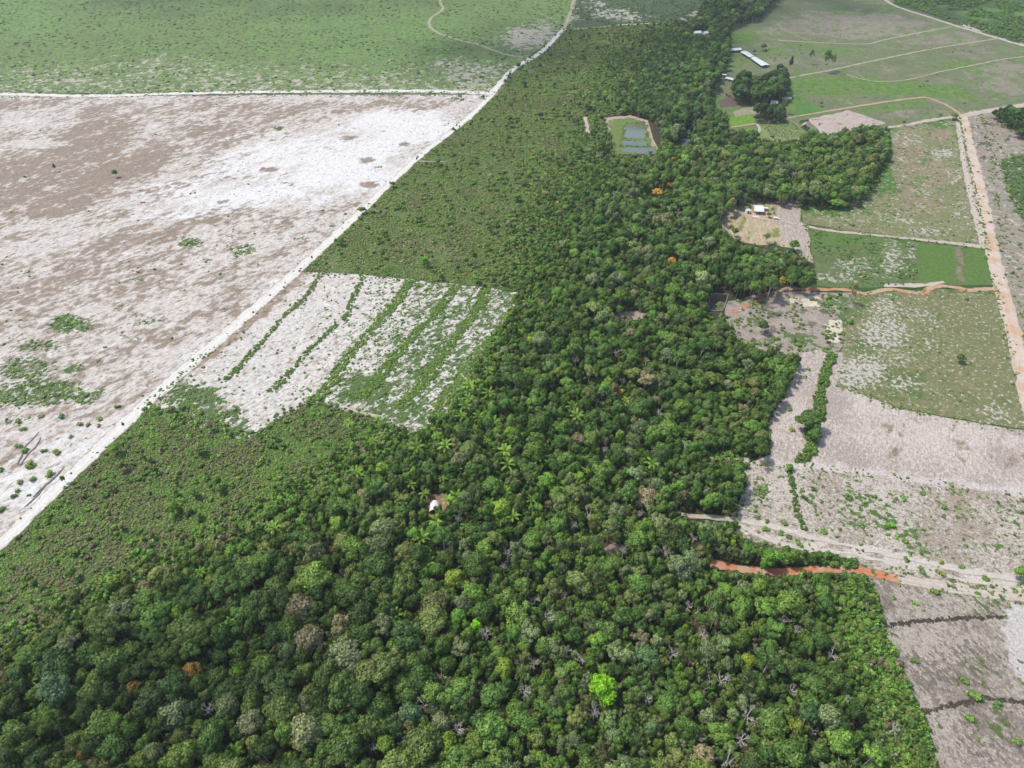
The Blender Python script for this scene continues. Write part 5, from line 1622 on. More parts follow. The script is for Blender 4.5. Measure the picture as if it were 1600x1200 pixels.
q = region([(1345, 204), (1498, 186), (1540, 384), (1400, 369), (1254, 350), (1250, 314), (1330, 312), (1365, 298)], 2.6, lambda px, py, X, Y: .33 * (fbm(X, Y, 9, 74) > .5))
areas.append((q, (.4, .95), {'mid green': .5, 'deep green': .35, 'olive green': .15}, .55))
q = region([(1265, 358), (1400, 376), (1425, 378), (1435, 446), (1275, 446), (1274, 412)], 1.9, lambda px, py, X, Y: .5 * (fbm(X, Y, 8, 75) > .48))
areas.append((q, (.5, 1.2), {'mid green': .4, 'deep green': .4, 'bright green': .2}, .65))
q = region([(1138, 488), (1190, 462), (1330, 460), (1318, 545), (1300, 560), (1215, 548), (1146, 530)], 1.8, lambda px, py, X, Y: .5 * (fbm(X, Y, 6, 76) > .53))
areas.append((q, (.5, 1.3), {'mid green': .4, 'deep green': .35, 'olive green': .25}, .7))
q = region(FELLED, 1.8, lambda px, py, X, Y: .10 * (fbm(X, Y, 6, 77) > .52))
areas.append((q, (.3, .8), {'mid green': .5, 'olive green': .5}, .5))
q = region([(1507, 190), (1600, 172), (1770, 152), (1840, 420), (1700, 640), (1640, 640), (1566, 450)], 2.4, lambda px, py, X, Y: (.08 + .75 * np.maximum(mpoly(px, py, [(1556, 180), (1770, 150), (1800, 230), (1600, 214)], 5), mpoly(px, py, [(1557, 252), (1600, 242), (1800, 225), (1840, 420), (1700, 400), (1600, 350)], 5))) * (fbm(X, Y, 8, 78) > .3))
areas.append((q, (.6, 1.3), {'mid green': .5, 'deep green': .5}, .7))
q = smooth_line([P(*a) for a in [(1500, 188), (1507, 225), (1516, 262), (1526, 305), (1536, 350), (1543, 384)]], 1.6)
q = q + RNG.normal(0, .35, q.shape)
areas.append((q[RNG.uniform(size=len(q)) < .8], (.5, .9), {'deep green': 1}, .7))
q = region([(940, 182), (1012, 186), (1028, 234), (1024, 243), (948, 240)], 2.2, lambda px, py, X, Y: .22 * (1 - np.maximum(inside(px, py, [(976, 190), (1012, 189), (1013, 217), (1018, 229), (1028, 242), (968, 242), (967, 218)]), 0)))
areas.append((q, (.4, .9), {'fresh green': .5, 'mid green': .5}, .5))
def border(px, wide, dens, closed=False):
    g = [P(*a) for a in px]
    e = resample(g, .8, closed)
    e = np.repeat(e, 2, 0) + RNG.normal(0, wide, (len(e) * 2, 2))
    return e[(RNG.uniform(size=len(e)) < dens) & (fbm(e[:, 0], e[:, 1], 7, 90) > .42)]


for ln, wd_, dn_ in ((STRIP, 1.5, .4), (PLOUGH[:12], 1.3, .35), (SANDY, 1.6, .4), (HOUSE_CLR, 1.2, .3), (FELLED[:3], 1.2, .4), ([(1498, 184), (1510, 240), (1522, 300), (1540, 384), (1556, 454), (1598, 610)], 1.4, .4), ([(1535, 178), (1548, 240), (1560, 320), (1590, 450), (1622, 600)], 1.6, .35),
                    ([(1254, 352), (1400, 373), (1542, 390)], 1.2, .4), ([(1340, 462), (1470, 455), (1556, 458)], 1.2, .35), ([(1283, 213), (1400, 201), (1500, 184)], 1.2, .5), ([(0, 145), (400, 143), (778, 145)], 1.6, .4), ([(0, 152), (400, 149), (770, 150)], 1.6, .3), (SR[1:], 4.2, .06), ([(1345, 897), (1450, 921), (1600, 943)], .8, .15), ([(1400, 895), (1600, 928)], 1.2, .4), ([(980, 192), (1009, 191), (1011, 212), (1006, 217), (973, 216), (975, 200), (980, 192)], .7, .6), ([(970, 219), (1009, 220), (1014, 229), (970, 228), (970, 219)], .7, .5), ([(970, 230), (1024, 230)], .6, .5)):
    areas.append((border(ln, wd_, dn_ * 1.5), (.3, .85), {'mid green': .4, 'deep green': .25, 'olive green': .2, 'fresh green': .15}, .65))
bushes('low_plants', areas, label='low green plants and seedlings scattered on the open ground')

# dry litter and pale slash lying about
q1 = region(FELLED, .9, lambda px, py, X, Y: .55 * (fbm(X, Y, 4, 81) > .4))
q2 = region(SAND_FIELD, 3.2, lambda px, py, X, Y: .30 * (fbm(X, Y, 10, 82) > .45) * sstep(140, 300, py))
q3 = region(STRIP, 1.8, lambda px, py, X, Y: .35 + 0 * px)
q4 = region(PLOUGH, 1.5, lambda px, py, X, Y: .28 * (fbm(X, Y, 7, 83) > .45))
q5 = region(SANDY, 1.5, lambda px, py, X, Y: .35 + 0 * px)
bushes('litter', [(q1, (.25, .55), {(.3, .27, .23): .5, (.16, .145, .13): .5}, .4), (q2, (.3, .7), {(.2, .18, .15): .6, (.12, .12, .08): .4}, .3), (q3, (.22, .5), {(.22, .19, .15): .6, 'olive green': .4}, .35), (q4, (.25, .5), {(.2, .18, .17): .7, (.14, .13, .12): .3}, .3), (q5, (.22, .5), {(.22, .19, .16): .6, 'olive green': .4}, .35)], C_TUFT, 4, label='dry plant litter strewn over the bare ground')

# ================================================================== HEDGES AND SHRUBS
def hedge(px, width, cols, label, name='hedge', step=.95, height=1.0, r=(.6, 1.1), group='hedge rows across the white sand plot', cat='hedge', gaps=None, wide=1.0):
    """One hedge: a row of low bushes grown together along a line of picture points."""
    line = smooth_line([P(*a) for a in px], step)
    g = Geo()
    c0 = line.mean(0)
    tn = []
    for i, p in enumerate(line):
        t = i / max(1, len(line) - 1)
        wd = (width if np.isscalar(width) else np.interp(t, np.linspace(0, 1, len(width)), width)) * wide
        n = max(1, int(round(wd / 1.0)))
        for k in range(n):
            if gaps and any(a < t < b for a, b in gaps):
                continue
            if RNG.uniform() < .1:
                continue
            q = p + RNG.normal(0, .3, 2) + (RNG.uniform(-.5, .5) * wd, 0)
            s = RNG.uniform(*r)
            g.addgeo(HB[RNG.integers(len(HB))], (q[0] - c0[0], q[1] - c0[1], -.05), RNG.uniform(0, 6.28), (s, s, s * height * RNG.uniform(.7, 1.2)), RNG.normal(0, .12))
    o = link(name, g.mesh(name, [LEAF]), None, (c0[0], c0[1], 0))
    o['tint'] = [float(a) for a in (TINTS[cols] if isinstance(cols, str) else cols)] + [1.0]
    return tag(o, label, cat, group)


HB = [bush_geo(200 + i, 46, .24).merged() for i in range(4)]
HEDGES = [
    ([(501, 429), (484, 455), (468, 474), (445, 492)], 1.4, 'olive green', 'thin olive hedge row at the top, next to the sand road'),
    ([(443, 493), (432, 510), (420, 522), (390, 555), (363, 585), (350, 593)], [1.2, 1.4, 1.6, 2.4], 'mid green', 'dark hedge row running down from the thin olive one towards the low scrub'),
    ([(568, 433), (556, 455), (545, 484), (538, 501)], 1.8, 'mid green', 'short hedge row, upper half of the second line from the sand road'),
    ([(527, 505), (501, 531), (480, 549), (453, 582), (424, 611)], [1.6, 1.4, 1.2, 2.4], 'mid green', 'hedge row in the lower half of the second line from the sand road'),
    ([(642, 439), (628, 458), (615, 477), (588, 507), (564, 534), (531, 576), (512, 604), (492, 626)], [2.6, 2.4, 2.8, 2.0, 2.2, 2.8, 3.2], 'fresh green', 'longest thick green hedge row, starting the dirt path'),
    ([(714, 445), (690, 477), (654, 516), (618, 555), (588, 597), (560, 622)], [2.6, 2.4, 2.2, 2.4, 3, 3], 'fresh green', 'broad hedge row beside the longest one, on the forest side'),
    ([(759, 450), (747, 480), (717, 522), (684, 564), (660, 600), (624, 638)], [2.4, 2.6, 2.4, 3, 3, 3], 'fresh green', 'bright green hedge row second from the forest'),
    ([(798, 486), (780, 519), (750, 546), (714, 594), (678, 650)], [2.4, 2.6, 2.6, 3], 'fresh green', 'ragged hedge row closest to the forest and palms'),
]
for px, wd, cl, lab in HEDGES:
    hedge(px, wd, cl, lab, wide=1.9 if px[0][0] < 600 else 2.2, height=.7)
hedge([(1300, 556), (1292, 575), (1284, 605), (1278, 640), (1270, 660), (1268, 690), (1264, 705), (1251, 722)], [4.2, 4.2, 4, 4.2, 6, 6, 5, 5.5], 'mid green', 'long thick hedge with a big tree in it, crossing the pale ploughed plot', r=(.9, 1.5), height=1.15, group='hedges right of the forest')
hedge([(1232, 736), (1238, 760), (1242, 785), (1248, 808), (1256, 828)], [2.2, 2.0, 2.2, 2.4], 'deep green', 'short narrow hedge on the sandy plot below the ploughed plot', r=(.7, 1.1), group='hedges right of the forest')
hedge([(1262, 188), (1252, 192), (1262, 206)], 1.6, 'deep green', 'short dark hedge between the crop field and the thatched hut', r=(.8, 1.2), group='hedges right of the forest')
BW = (.085, .07, .06)
hedge([(1386, 979), (1410, 975), (1440, 970), (1465, 970), (1500, 966), (1540, 965), (1572, 965)], [2.2, 2.6, 2.4, 2.6, 2.0, 1.6], BW, 'long dark brown row of piled brush across the felled plot', 'brush_windrow', .7, .6, (.45, .8), 'rows of piled brush on the felled plot', 'brush row', wide=1.5)
hedge([(1432, 1114), (1470, 1106), (1510, 1098), (1540, 1092), (1600, 1098), (1660, 1104)], [2.2, 2.4, 2.0, 2.2], BW, 'dark brown row of piled brush with green bushes on it, lower on the felled plot', 'brush_windrow', .7, .6, (.45, .8), 'rows of piled brush on the felled plot', 'brush row', wide=1.5)
# rows of the crop field
for i in range(12):
    t = (i + .5) / 12
    a = np.array((1185.5, 193)) * (1 - t) + np.array((1233, 185)) * t
    b = np.array((1213, 221)) * (1 - t) + np.array((1260, 211)) * t
    if t < .3:
        b = a + (b - a) * (.62 + t)
    nm = ['first', 'second', 'third', 'fourth', 'fifth', 'sixth', 'seventh', 'eighth', 'ninth', 'tenth', 'eleventh', 'twelfth'][i]
    hedge([a + (b - a) * .03, b], 1.0, (.10, .20, .05), 'green crop row, %s counted from the pale path side' % nm, 'crop_row', .9, .6, (.5, .75), 'rows in the crop field', 'crop row')

SHRUB_PX = [
    (97, 653, 2.2, 'dark green', 'largest round dark green shrub on white sand below the green weeds'), (65, 651, 1.8, 'grey green', 'grey green shrub beside the round dark one on white sand'), (155, 655, 2.0, 'grey green', 'low grey shrub on white sand nearer the sand road'),
    (138, 665, 1.6, 'olive green', 'small olive shrub between two grey ones on white sand'), (155, 665, 1.5, 'grey green', 'smallest grey shrub just below the low grey one'), (182, 637, 1.9, 'deep green', 'dark flat shrub on the very edge of the sand road'),
    (27, 698, 2.3, 'grey green', 'broad grey green shrub above the wheel ruts in sand'), (41, 706, 2.2, 'deep green', 'dark shrub growing between the wheel ruts in sand'), (67, 706, 1.9, 'olive green', 'olive shrub beside the wheel ruts in sand'),
    (48, 729, 3.2, 'mid green', 'widest bright shrub clump on the lower white sand'), (77, 742, 2.6, 'olive green', 'olive spreading shrub by the sand road ruts'), (53, 750, 2.2, 'mid green', 'mid green shrub below the widest clump'),
    (31, 754, 1.9, 'grey green', 'grey shrub below the widest clump'), (28, 768, 1.7, 'mid green', 'small green shrub above the roundest one low on the sand'), (23, 777, 1.8, 'deep green', 'round deep green shrub low on the sand'),
    (3, 734, 1.8, 'deep green', 'deep green shrub at the picture edge on white sand'), (4, 798, 2.2, 'mid green', 'green shrub low on the sand at the very edge'), (126, 663, 1.9, 'olive green', 'sprawling olive shrub left of the small olive shrub'),
    (88, 709, 2.4, 'olive green', 'yellowish sprawling weed clump between ruts and sand road'), (39, 671, 1.9, 'mid green', 'shrub at the lower tip of the green weeds'), (30, 660, 2.2, 'mid green', 'leafy shrub at the lower edge of the green weeds'),
    (110, 683, 1.6, 'grey green', 'tiny grey shrub halfway to the sand road'), (240, 670, 1.4, 'grey green', 'tiny shrub where low scrub meets the white sand'),
    (1196, 829, 2.0, 'bright green', 'round bright shrub on the sandy plot between two pale tracks'), (1232, 840, 2.1, 'mid green', 'leafy shrub beside the lower pale track'), (1220, 834, 1.7, 'mid green', 'small shrub between round bright shrub and leafy shrub'),
    (1197, 815, 1.4, 'deep green', 'dark small shrub above the upper pale track'), (1224, 818, 1.8, 'mid green', 'wide low shrub above the upper pale track'), (1195, 850, 1.6, 'mid green', 'shrub on sand close above the thicket by the clay track'), (1247, 851, 1.9, 'mid green', 'broad shrub on the strip between the lower tracks'),
    (1287, 832, 1.9, 'mid green', 'shrub next to the upper track in the middle of the sandy plot'), (1323, 775, 2.0, 'mid green', 'shrub near the top of the sandy plot'), (1392, 822, 2.4, 'bright green', 'bright wide shrub in the middle of the sandy plot'), (1345, 823, 2.2, 'mid green', 'shrub clump in the green middle of the sandy plot'),
    (1415, 876, 1.9, 'deep green', 'dark shrub between the two pale tracks further along'), (1440, 894, 2.2, 'deep green', 'dark shrub just above the pale road'), (1470, 880, 1.6, 'olive green', 'olive shrub above the lower track'), (1471, 898, 2.3, 'olive green', 'brownish shrub by the pale road'),
    (1540, 905, 1.8, 'deep green', 'dark shrub beside the pale road near its end in view'), (1461, 925, 2.2, 'deep green', 'rounded dark shrub on the felled plot below the pale road'), (1431, 944, 1.5, 'bright green', 'bright shrub in the upper felled plot'), (1395, 935, 1.4, 'mid green', 'small shrub near the forest in the upper felled plot'),
    (1401, 1018, 1.7, 'bright green', 'bright shrub at the forest edge of the felled plot'), (1431, 1034, 1.8, 'deep green', 'dark round shrub alone in the felled plot'), (1524, 1088, 3.0, 'mid green', 'largest green shrub on the lower brush row'), (1516, 1123, 2.0, 'mid green', 'green shrub below the lower brush row'),
    (1507, 1066, 2.0, 'deep green', 'slim dark shrub above the lower brush row'), (1557, 1102, 2.2, 'deep green', 'second green shrub on the lower brush row'), (1565, 935, 1.4, 'dark green', 'tiny dark shrub under the pale road by the white sand strip'), (1590, 1160, 2.0, 'mid green', 'shrub low in the felled plot near the white strip'),
    (1276, 632, 1.0, 'olive green', 'tiny shrub between long hedge and pale ploughed strip'), (1262, 578, 1.6, 'olive green', 'olive shrub on the narrow pale strip left of the long hedge'), (1258, 590, 1.5, 'olive green', 'yellowish shrub on the narrow pale strip by the long hedge'), (1233, 640, 2.0, 'olive green', 'long brownish shrub on the pale strip opposite the big round tree'),
    (1237, 672, 2.0, 'olive green', 'pale sparse shrub lower on the narrow pale strip'), (1510, 468, 2.0, 'deep green', 'dark shrub by the orange clay path near the main road'), (1350, 432, 2.2, 'deep green', 'dark shrub in the weedy plot above the orange clay path'), (1393, 468, 2.0, 'mid green', 'green shrub below the orange clay path'),
    (1330, 505, 2.6, 'deep green', 'dark bushy shrub beside the pale sand rectangle'), (1296, 476, 2.6, 'mid green', 'leafy shrub right of the bright sand heap'), (1215, 530, 2.2, 'mid green', 'bright shrub low on the cleared ground'), (1245, 540, 2.4, 'mid green', 'leafy shrub at the lower edge of cleared ground'),
    (1330, 352, 2.2, 'mid green', 'green shrub above the pale track to the white house'), (1252, 84, 1.2, 'dark green', 'tiny dark shrub behind the end of the long white roof'), (1280, 195, 1.6, 'deep green', 'dark shrub by the thatched hut and bare field'), (1176, 206, 2.4, 'dark green', 'dark bush beside the pale bend of path by the crop field'),
    (1206, 214, 2.2, 'dark green', 'dark bush at the lower corner of the crop field'), (1166, 212, 2.6, 'fresh green', 'light green bush below the bright lawn'), (1148, 214, 2.4, 'dark green', 'dark bush below the bright lawn near the woods'),
]
for (px, py, r, tn, lab) in SHRUB_PX:
    x, y = P(px, py)
    o = link('shrub', BUSH_ME[RNG.integers(len(BUSH_ME))], None, (x, y, -.05))
    r *= .8
    o.scale = (r, r, r * .8)
    o.rotation_euler = (0, 0, RNG.uniform(0, 6.28))
    o['tint'] = [float(a) for a in tint_of(tn, RNG, .05) * 1.3] + [1.0]
    tag(o, lab, 'shrub', 'shrubs on the open ground')

# ================================================================== BUILDINGS AND OTHER THINGS
M_WHITE = flat('white_paint', (.74, .73, .70, 1), .6, .05)
M_ROOFW = flat('white_sheet_metal', (.46, .46, .45, 1), .55, .14, 1.5, .3)
M_SHADE = flat('pale_sheeting', (.38, .42, .40, 1), .65, .16, 2.0)
M_CLAY = flat('clay_plaster', (.40, .25, .16, 1), .9, .12)
M_WOOD = flat('door_wood', (.16, .09, .05, 1), .7, .2)
M_POST = flat('post_wood', (.24, .20, .16, 1), .9, .2)
M_GLASS = flat('window_glass', (.03, .04, .05, 1), .1, .05, 1.0, .5)
M_THATCH = flat('grey_thatch', (.25, .225, .19, 1), .95, .3, .4)
M_TILE = flat('old_roof', (.30, .28, .27, 1), .8, .2, .6)
M_CONC = flat('concrete', (.42, .40, .37, 1), .9, .2, .8)
M_DARKC = flat('shade_darkened_floor', (.10, .095, .085, 1), .9, .25, .8)  # pit floor: the shade down there is put into the concrete colour
M_PITW = flat('shade_darkened_concrete', (.15, .14, .12, 1), .9, .3, 1.2)  # pit walls, coloured darker to paint in the shade of the inner faces
M_SLAB = flat('pale_slab', (.42, .38, .33, 1), .85, .1)
M_TARP = flat('white_tarpaulin', (.50, .49, .47, 1), .65, .1, .8, .2)
M_RED = flat('reddish_boards', (.20, .08, .055, 1), .8, .2, .3)
M_TYRE = flat('tyre_rubber', (.02, .02, .02, 1), .8, .1)
M_CREAM = flat('cream_paint', (.62, .58, .48, 1), .35, .04, 1.0, .5)


def box(name, mat, parent, c, s, rz=0.0, bev=0.0):
    x, y, z = s[0] / 2, s[1] / 2, s[2] / 2
    v = [(a * x, b * y, d * z) for d in (-1, 1) for a, b in ((-1, -1), (1, -1), (1, 1), (-1, 1))]
    f = [(0, 3, 2, 1), (4, 5, 6, 7), (0, 1, 5, 4), (1, 2, 6, 5), (2, 3, 7, 6), (3, 0, 4, 7)]
    o = pydata(name, v, f, mat, parent)
    o.location = c
    o.rotation_euler = (0, 0, rz)
    if bev:
        b = o.modifiers.new('edge', 'BEVEL')
        b.width = bev
        b.segments = 2
    return o


def ribbed(name, mat, parent, a, b, c, d, ribs=18, h=.05, th=.06):
    """A ribbed metal sheet over the corners a b (eave) c d (ridge), ribs running from eave to ridge, with thickness."""
    a, b, c, d = map(np.array, (a, b, c, d))
    nrm = unit(np.cross(b - a, d - a))
    n = ribs * 2
    top, v = [], []
    for i in range(n + 1):
        t = i / n
        o = nrm * (h if i % 2 else 0)
        v += [a + (b - a) * t + o, d + (c - d) * t + o]
    m = len(v)
    v += [p - nrm * th for p in v[:m]]
    f = []
    for i in range(n):
        f += [(2 * i, 2 * i + 2, 2 * i + 3, 2 * i + 1), (m + 2 * i, m + 2 * i + 1, m + 2 * i + 3, m + 2 * i + 2), (2 * i, m + 2 * i, m + 2 * i + 2, 2 * i + 2), (2 * i + 1, 2 * i + 3, m + 2 * i + 3, m + 2 * i + 1)]
    f += [(0, 1, m + 1, m), (2 * n, m + 2 * n, m + 2 * n + 1, 2 * n + 1)]
    return pydata(name, v, f, mat, parent)


def window(parent, c, w_, h_, face='front'):
    fr = box('window', M_WOOD, parent, c, (w_, .08, h_) if face == 'front' else (.08, w_, h_))
    off = (0, -.045, 0) if face == 'front' else (.045, 0, 0)
    for k in (-1, 1):
        p = (k * w_ * .235, off[1], 0) if face == 'front' else (off[0], k * w_ * .235, 0)
        box('pane', M_GLASS, fr, p, (w_ * .4, .03, h_ * .82) if face == 'front' else (.03, w_ * .4, h_ * .82))
    return fr


def gable_house(name, px, rz, w, d, h, rise, roofmat, wallmat, label, cat='house', group=None, over=.4, door=True, wins=2, ribs=16, porch=0.0, ridge='x'):
    x, y = P(*px)
    o = empty(name, (x, y, .15), rz, label, cat, group)
    t = .18
    box('wall', wallmat, o, (0, d / 2 - t / 2, h / 2 - .1), (w, t, h + .2))
    box('wall', wallmat, o, (0, -d / 2 + t / 2, h / 2 - .1), (w, t, h + .2))
    box('wall', wallmat, o, (-w / 2 + t / 2, 0, h / 2 - .1), (t, d - 2 * t, h + .2))
    box('wall', wallmat, o, (w / 2 - t / 2, 0, h / 2 - .1), (t, d - 2 * t, h + .2))
    if ridge == 'x':
        for sx in (-1, 1):
            v = [(sx * (w / 2 - t), -d / 2 + .02, h + .1), (sx * (w / 2 - t), d / 2 - .02, h + .1), (sx * (w / 2 - t), 0, h + rise), (sx * w / 2, -d / 2 + .02, h + .1), (sx * w / 2, d / 2 - .02, h + .1), (sx * w / 2, 0, h + rise)]
            pydata('gable', v, [(0, 1, 2), (3, 5, 4), (0, 3, 4, 1), (1, 4, 5, 2), (2, 5, 3, 0)], wallmat, o)
        z0 = h + .12 - over * rise / (d / 2)
        ribbed('roof', roofmat, o, (-w / 2 - over, -d / 2 - over - porch, z0 - porch * .25), (w / 2 + over, -d / 2 - over - porch, z0 - porch * .25), (w / 2 + over, 0, h + rise + .12), (-w / 2 - over, 0, h + rise + .12), ribs)
        ribbed('roof', roofmat, o, (w / 2 + over, d / 2 + over, z0), (-w / 2 - over, d / 2 + over, z0), (-w / 2 - over, 0, h + rise + .12), (w / 2 + over, 0, h + rise + .12), ribs)
    else:
        for sy in (-1, 1):
            v = [(-w / 2 + .02, sy * (d / 2 - t), h + .1), (w / 2 - .02, sy * (d / 2 - t), h + .1), (0, sy * (d / 2 - t), h + rise), (-w / 2 + .02, sy * d / 2, h + .1), (w / 2 - .02, sy * d / 2, h + .1), (0, sy * d / 2, h + rise)]
            pydata('gable', v, [(0, 2, 1), (3, 4, 5), (0, 1, 4, 3), (1, 2, 5, 4), (2, 0, 3, 5)], wallmat, o)
        z0 = h + .12 - over * rise / (w / 2)
        ribbed('roof', roofmat, o, (-w / 2 - over, d / 2 + over, z0), (-w / 2 - over, -d / 2 - over, z0), (0, -d / 2 - over, h + rise + .12), (0, d / 2 + over, h + rise + .12), ribs)
        ribbed('roof', roofmat, o, (w / 2 + over, -d / 2 - over, z0), (w / 2 + over, d / 2 + over, z0), (0, d / 2 + over, h + rise + .12), (0, -d / 2 - over, h + rise + .12), ribs)
    if door:
        dr = box('door', M_WOOD, o, (w * .08, -d / 2 - .03, .95), (.95, .06, 2.0))
        box('handle', M_CONC, dr, (.36, -.05, 0), (.06, .05, .16))
    for k in range(wins):
        window(o, (-w * .3 + k * w * .62, -d / 2 - .03, h * .55), 1.0, .9)
    if porch:
        for sx in (-1, 1):
            box('post', M_POST, o, (sx * (w / 2 + .1), -d / 2 - porch, (h - porch * .25) / 2 - .2), (.14, .14, h - porch * .25 + .1))
        box('porch_floor', M_SLAB, o, (0, -d / 2 - porch / 2 - .2, -.1), (w + .8, porch + .4, .16))
    return o


gable_house('white_house', (1183.5, 330.5), rad(-6), 5.4, 5.6, 2.7, .9, M_ROOFW, M_CLAY, 'small house with bright white ribbed roof and shaded porch on a sandy yard', porch=1.5)
gable_house('outbuilding', (1167.5, 333.0), rad(4), 2.2, 2.2, 2.2, .35, M_ROOFW, M_WHITE, 'tiny white outbuilding standing left of the white roofed house', 'outbuilding', wins=0, ribs=7, over=.2)
gable_house('lean_to', (1194.3, 328.8), rad(-6), 3.6, 1.6, 1.7, .2, M_ROOFW, M_CLAY, 'low narrow white roofed annex on the far side of the white house', 'shed', wins=0, ribs=10, over=.2, door=False)
sl_ = empty('terrace_slab', (*P(1181.0, 338.5), .12), rad(-6), 'pale concrete slab laid on the sandy yard before the white house', 'slab')
box('slab', M_SLAB, sl_, (0, 0, .04), (4.2, 2.0, .16), 0, .02)
box('step', M_SLAB, sl_, (1.2, 1.3, .02), (1.6, .6, .12), 0, .02)
gable_house('thatched_hut', (1257.5, 199.5), rad(-28), 4.6, 4.2, 1.7, 1.9, M_THATCH, M_POST, 'grey gabled hut between the crop field and the bare field', 'hut', wins=0, ribs=14, over=.5, ridge='y')
gable_house('long_shed', (1227.5, 157.5), rad(2), 7.2, 3.0, 2.2, .4, M_ROOFW, M_TILE, 'long low white roofed shed at the edge of the dark tree clump', 'shed', wins=2, ribs=20)
gable_house('farm_house', (1208.5, 164.0), rad(-8), 5.0, 4.0, 2.4, 1.0, M_TILE, M_WHITE, 'grey roofed house half hidden by the dark tree clump', 'house', wins=2)
gable_house('cottage', (1135.5, 149.5), rad(-20), 2.8, 2.6, 2.2, .7, M_RED, M_WHITE, 'tiny white walled cottage above the ploughed patch', 'house', wins=1, ribs=9)
gable_house('garden_house', (1170.5, 137.5), rad(38), 2.2, 5.0, 2.2, .7, M_ROOFW, M_CLAY, 'narrow white roof showing inside the dark tree clump', 'house', wins=1, ribs=8)
gable_house('barn', (1140.0, 127.0), rad(-40), 7.5, 3.6, 2.2, .5, M_SHADE, M_TILE, 'pale roofed barn at the wood edge by the lawn', 'barn', wins=1, ribs=16)
gable_house('hen_house', (1131.3, 120.0), rad(-20), 3.4, 2.4, 1.8, .4, M_SHADE, M_TILE, 'small pale shed right behind the pale roofed barn', 'shed', wins=0, ribs=8)
gable_house('woodland_house', (1089.0, 56.0), rad(12), 6.5, 5.0, 3.4, 1.2, M_ROOFW, M_WHITE, 'white house among the dark trees, left one of two', 'house', wins=2)
gable_house('woodland_house', (1101.5, 56.0), rad(30), 5.0, 4.6, 3.0, 1.2, M_ROOFW, M_WHITE, 'white house among the dark trees, right one of two', 'house', wins=2)


def shade_house(corners, label, h=2.4, nseg=6):
    g = [np.array(P(x, y, h)) for x, y in corners]
    c = sum(g) / 4
    o = empty('shade_house', (c[0], c[1], 0), 0, label, 'shade house', 'white shade houses on the lawn')
    for i in range(nseg):
        t0, t1 = i / nseg, (i + .985) / nseg
        q = [g[0] + (g[3] - g[0]) * t0, g[1] + (g[2] - g[1]) * t0, g[1] + (g[2] - g[1]) * t1, g[0] + (g[3] - g[0]) * t1]
        m0, m1 = (q[0] + q[1]) / 2, (q[2] + q[3]) / 2
        zz = h + RNG.uniform(-.05, .05)
        v = [(*(q[0] - c), zz - .25), (*(m0 - c), zz + .15), (*(q[1] - c), zz - .25), (*(q[3] - c), zz - .25), (*(m1 - c), zz + .15), (*(q[2] - c), zz - .25)]
        v += [(a, b, d - .05) for a, b, d in v]
        f = [(0, 1, 4, 3), (1, 2, 5, 4), (6, 9, 10, 7), (7, 10, 11, 8), (0, 6, 7, 1), (1, 7, 8, 2), (3, 4, 10, 9), (4, 5, 11, 10), (0, 3, 9, 6), (2, 8, 11, 5)]
        pydata('roof_panel', v, f, M_SHADE, o)
        for e in (q[0], q[1]):
            box('post', M_POST, o, (*(e - c), (h - .3) / 2), (.12, .12, h - .3))
    for e in (g[2], g[3]):
        box('post', M_POST, o, (*(e - c) * .985, (h - .3) / 2), (.12, .12, h - .3))
    return o


shade_house([(1136.5, 76), (1137, 79.5), (1159.5, 77.5), (1157, 74)], 'short white roofed shade house against the dark wood', nseg=6)
shade_house([(1156.5, 80.5), (1166.5, 79), (1179, 87.5), (1171.5, 89.2)], 'upper half of the long slanting white shade house on the lawn', nseg=5)
shade_house([(1172.5, 90.0), (1180.5, 88.2), (1203, 100.6), (1190, 102.4)], 'lower half of the long slanting white shade house on the lawn', nseg=7)

# shelter of white tarpaulin in the forest clearing
x, y = P(680, 800)
t = empty('tarpaulin_shelter', (x, y, .3), rad(6), 'white tarpaulin shelter in a small sandy clearing among the forest palms', 'shelter')
W2, D2 = 2.35, 4.6
v, f = [], []
nu, nv_ = 12, 9
for j in range(nv_ + 1):
    s = j / nv_
    for i in range(nu + 1):
        u = i / nu * 2 - 1
        taper = 1 - .28 * s
        z = 1.35 + 1.35 * (1 - abs(u) ** 1.7) * (1 - .12 * s) + .10 * math.sin(3.1 * s * PI) * (1 - u * u) + (.06 * math.sin(9 * u + 4 * s))
        v.append((u * W2 * taper, -.9 + s * D2, z - .45 * max(0, .12 - s) * (1 - abs(u)) * 4))
for j in range(nv_):
    for i in range(nu):
        k = j * (nu + 1) + i
        f.append((k, k + 1, k + nu + 2, k + nu + 1))
cv = pydata('canopy', v, f, M_TARP, t, True)
sd = cv.modifiers.new('thickness', 'SOLIDIFY')
sd.thickness = .04
for sx in (-1, 1):
    box('post', M_POST, t, (sx * (W2 - .12), -.75, .5), (.12, .12, 1.7))
    box('post', M_POST, t, (sx * (W2 * .72 - .1), D2 - 1.1, .5), (.12, .12, 1.7))
    vv = [(sx * (W2 - .08), -.6, -.3), (sx * (W2 * .74), D2 - 1.1, -.3), (sx * (W2 * .74), D2 - 1.1, 1.35), (sx * (W2 - .08), -.6, 1.35)]
    q = [(a - sx * .05, b, c) for a, b, c in vv]
    pydata('side_wall', vv + q, [(0, 1, 2, 3), (7, 6, 5, 4), (0, 4, 5, 1), (1, 5, 6, 2), (2, 6, 7, 3), (3, 7, 4, 0)], M_RED, t)
box('ridge_pole', M_POST, t, (0, D2 / 2 - .9, 2.5), (.1, D2 - .2, .1))
box('back_wall', M_RED, t, (0, D2 - 1.15, .55), (W2 * 1.4, .06, 1.8))
box('front_post', M_POST, t, (.3, -.85, .95), (.1, .1, 2.4))

